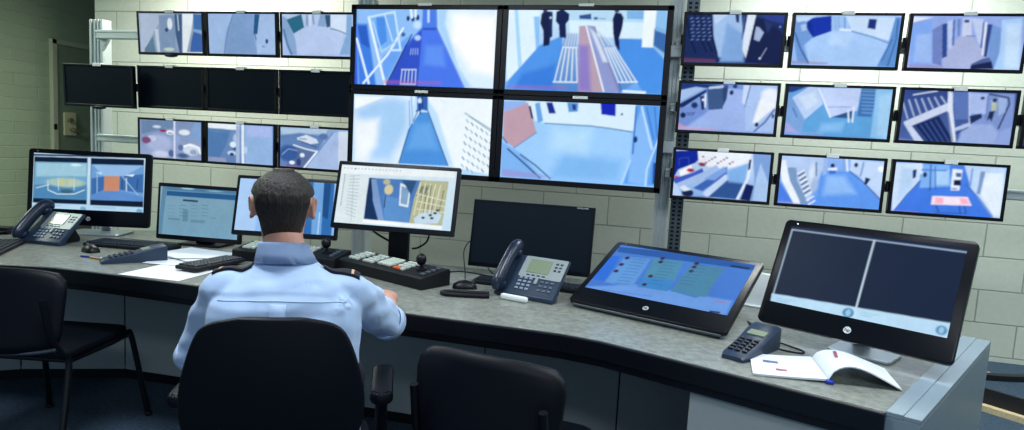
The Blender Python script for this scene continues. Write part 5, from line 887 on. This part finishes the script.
for j in range(NZ+1):
    z = 1.086+(1.2775-1.086)*j/NZ; hw, f, bk_ = prof(min(z, 1.2715))
    if z < 1.125: lim = 1.05+.2*(z-1.086)/.04
    elif z < 1.205: lim = 1.25
    elif z < 1.245: lim = 1.30+(z-1.205)/.04*1.2
    else: lim = PI
    ro, ri = [], []
    for i in range(NA+1):
        t = i/NA*2-1; a = -PI/2+t*lim; c, s = math.cos(a), math.sin(a); p_ = 2.15
        edge = min(1, (1-abs(t))*lim/.25) if lim < PI else 1; top = min(1, max(0, (z-1.10)/.09)); lo = min(1, (z-1.086)/.02)
        th = (.0025+.0085*top)*edge*lo
        th += (.0022*noise.noise(V((c*5, s*5, z*30)))+.0018*noise.noise(V((c*14, s*14, z*70))))*edge*top
        if z > 1.252: th = .0105+.002*noise.noise(V((c*3*hw*20, s*3, z*40)))
        x = math.copysign(abs(c)**(2/p_), c)*(hw+th); y = math.copysign(abs(s)**(2/p_), s)*((f if s > 0 else -bk_)+th)
        x2 = math.copysign(abs(c)**(2/p_), c)*max(.001, hw-.004); y2 = math.copysign(abs(s)**(2/p_), s)*max(.001, (f if s > 0 else -bk_)-.004)
        ro.append(b.verts.new(HR @ V((x, y, z+(.004 if z > 1.262 else 0))))); ri.append(b.verts.new(HR @ V((x2, y2, z-.003))))
    outer.append(ro); inner.append(ri)
for j in range(NZ):
    for i in range(NA):
        b.faces.new((outer[j][i], outer[j][i+1], outer[j+1][i+1], outer[j+1][i])); b.faces.new((inner[j][i], inner[j+1][i], inner[j+1][i+1], inner[j][i+1]))
    b.faces.new((outer[j][0], outer[j+1][0], inner[j+1][0], inner[j][0])); b.faces.new((outer[j][NA], inner[j][NA], inner[j+1][NA], outer[j+1][NA]))
for i in range(NA): b.faces.new((outer[0][i], inner[0][i], inner[0][i+1], outer[0][i+1]))
b.faces.new(outer[NZ][:-1]); b.faces.new(inner[NZ][:-1][::-1])
obj('hair', b, M_hair, man, 2)

# shirt
M_shirt = mat('pale_blue_cotton', 'a9c3e8', .75, noise_amt=.03, noise_scale=30, bump=.15, bump_scale=400, sheen=.15)
b = BM()
loft(b, [sring(z, cx, cy, hw, hd, hb, p) for z, hw, hd, hb, cx, cy, p in (
    (.49, .205, .15, .135, 0, 0, 2.4), (.55, .212, .155, .14, 0, 0, 2.4), (.62, .205, .15, .13, 0, 0, 2.4), (.70, .198, .14, .125, 0, .0, 2.4), (.78, .200, .135, .13, 0, .008, 2.4), (.86, .203, .13, .132, 0, .02, 2.5),
    (.92, .200, .12, .125, 0, .03, 2.5), (.955, .178, .10, .107, 0, .04, 2.5), (.985, .140, .085, .092, 0, .047, 2.4), (1.012, .098, .075, .078, -.003, .052, 2.2), (1.030, .074, .066, .068, -.006, .056, 2))])
for S_, E_, W_, t in ((SHR, ELR, WRR, .96), (SHL, ELL, WRL, .98)):
    hem = S_*(1-t)+E_*t
    tube(b, [S_+V((-math.copysign(.05, S_.x), 0, .005)), S_, S_*.7+E_*.3, S_*.35+E_*.65, hem], [.054, .059, .058, .056, .055], 22, 5)
    ell(b, S_, (.060, .060, .058))
def folds(p, n):
    arm = 1-.6*math.exp(-((abs(p.x)-.19)/.03)**2)
    s = arm*noise.noise(V((p.x*7+3, p.y*7, p.z*22)))*.012 + noise.noise(V((p.x*16, p.y*16, p.z*14+5)))*.007
    # drag folds running from the armpits across the lower back
    if p.z < .9:
        s += min(1, max(0, (.06-p.y)/.06))*.009*math.sin((p.z+abs(p.x)*.75)*62+noise.noise(p*6)*3)*min(1, max(0, (abs(p.x)-.05)/.10))*(1-min(1, max(0, (abs(p.x)-.15)/.04)))*min(1, (.9-p.z)/.08)
    s += .004*math.sin(p.y*45+p.z*55+noise.noise(p*8)*3)*min(1, max(0, (abs(p.x)-.20)/.05))
    # yoke seam and centre pleat
    if p.y < .03 and abs(p.x) < .19:
        zy = .955-.10*p.x*p.x*4
        s -= .003*math.exp(-((p.z-zy)/.006)**2)
    return p+n*s
shirt = fused('shirt', b, .0052, M_shirt, man, 8, .5, folds)
b = BM()   # collar: a stand with a folded leaf
N = 40; rows = []
for (z, hw, hd, tl_) in ((1.015, .076, .068, 0), (1.040, .068, .064, .0), (1.062, .0625, .060, 0), (1.073, .061, .059, 0), (1.076, .064, .062, 0), (1.069, .069, .067, 0), (1.048, .076, .074, 0), (1.022, .086, .081, 0)):
    rows.append([V((-.010+(z-1.03)*-.22+math.cos(2*PI*k/N)*hw, .060+(z-1.03)*.35+math.sin(2*PI*k/N)*hd, z+.18*math.sin(2*PI*k/N)*-.06)) for k in range(N)])
loft(b, rows, cap=False)
me_ = b; bmesh.ops.solidify(me_, geom=list(me_.faces), thickness=-.0018); obj('collar', b, M_shirt, man, 2)
for S_, E_, W_, t, tw in ((SHR, ELR, WRR, .96, 1), (SHL, ELL, WRL, .98, -1)):
    d = (E_-S_).normalized(); hem = S_*(1-t)+E_*t; b = BM()
    u = d.cross(V((0, 0, 1))).normalized(); w = d.cross(u); rr = []
    for off, r in ((-.030, .0545), (-.030, .0575), (.004, .0595), (.006, .056), (.0, .051)): rr.append([hem+d*off+u*math.cos(2*PI*k/28)*r+w*math.sin(2*PI*k/28)*r for k in range(28)])
    loft(b, rr, cap=False); obj('sleeve_hem', b, M_shirt, man, 2)
# shoulder boards
M_navy = mat('navy_cloth', '0a1020', .8)
from mathutils.bvhtree import BVHTree
tree = BVHTree.FromPolygons([v.co.copy() for v in shirt.data.vertices], [tuple(p.vertices) for p in shirt.data.polygons])
def top_of_shirt(x, y):
    h = tree.ray_cast(V((x, y, 1.3)), V((0, 0, -1))); return h[0].z if h[0] is not None else .95
for s in (-1, 1):
    b = BM(); rows = []; NB = 9
    for k in range(NB+1):
        x = s*(.095+.10*k/NB); hw = .014+.009*k/NB; row = []
        for q in (-1, -.5, 0, .5, 1): row.append(V((x, .044+q*hw, top_of_shirt(x, .044+q*hw)+.001)))
        for q in (1, .5, 0, -.5, -1): row.append(V((x, .044+q*hw, top_of_shirt(x, .044+q*hw)+.009)))
        rows.append(row)
    loft(b, rows); ep_ = obj('shoulder_board', b, M_navy, man, True)
    b = BM(); x0 = s*.175; loft(b, [[V((x0+dx*s, .044+q*.021, top_of_shirt(x0+dx*s, .044+q*.021)+z)) for q, z in ((-1, .0085), (0, .0085), (1, .0085), (1, .0105), (0, .0105), (-1, .0105))] for dx in (-.003, .004)])
    obj('stripe', b, mat('peach_braid', 'c8a08c', .7), ep_)
def back_of_shirt(x, z):
    h = tree.ray_cast(V((x, -.6, z)), V((0, 1, 0))); return h[0].y if h[0] is not None else -.1
b = BM(); rows = []
for k in range(17):
    z = .938-.33*k/16; rows.append([V((x, back_of_shirt(x, z)-o_, z)) for x, o_ in ((-.026, .0), (-.024, .0042), (-.005, .0052), (.014, .0042), (.016, .0), (-.005, -.003))])
loft(b, rows); obj('back_pleat', b, M_shirt, man, 2)
b = BM(); tube(b, [V((x, back_of_shirt(x, .945-.35*x*x)-.0002, .945-.35*x*x)) for x in [.165*k/20 for k in range(-20, 21)]], .0020, 6); obj('yoke_seam', b, M_shirt, man, 2)
# trousers and shoes
M_tr = mat('dark_trousers', '0c1322', .85)
b = BM(); loft(b, [sring(z, 0, cy, hw, hd, hb) for z, hw, hd, hb, cy in ((.492, .185, .15, .13, .02), (.53, .20, .16, .14, .01), (.60, .19, .145, .128, 0), (.66, .18, .13, .115, 0))])
for s in (-1, 1):
    tube(b, [(s*.09, .02, .565), (s*.11, .22, .575), (s*.13, .42, .555), (s*.13, .47, .50), (s*.135, .48, .30), (s*.14, .47, .11)], [.098, .090, .075, .072, .062, .060], 18, 5)
fused('trousers', b, .008, M_tr, man, 5, .5, lambda p, n: p+n*.003*noise.noise(p*14))
b = BM(); ribbon(b, [(.196*math.cos(a), .150*math.sin(a)+.005) for a in [2*PI*k/36 for k in range(37)]], .585, .622, .008); obj('belt', b, M_blk, man, True)
for s in (-1, 1):
    b = BM(); loft(b, [[V((s*.14+math.cos(2*PI*k/18)*hw, y, max(.0, zt*.5+math.sin(2*PI*k/18)*zt*.55))) for k in range(18)] for y, hw, zt in ((.40, .025, .06), (.415, .036, .09), (.47, .040, .11), (.53, .043, .085), (.60, .048, .06), (.655, .040, .048), (.68, .018, .03))])
    obj('shoe', b, M_blk, man, 2)
    b = BM(); tube(b, [(s*.14, .47, .05), (s*.14, .472, .16)], .045, 14); obj('sock', b, M_navy, man, True)

SC.view_settings.view_transform = 'Standard'; SC.view_settings.look = 'None'
SC.view_settings.exposure = 0; SC.view_settings.gamma = 1
SC.view_settings.use_curve_mapping = False
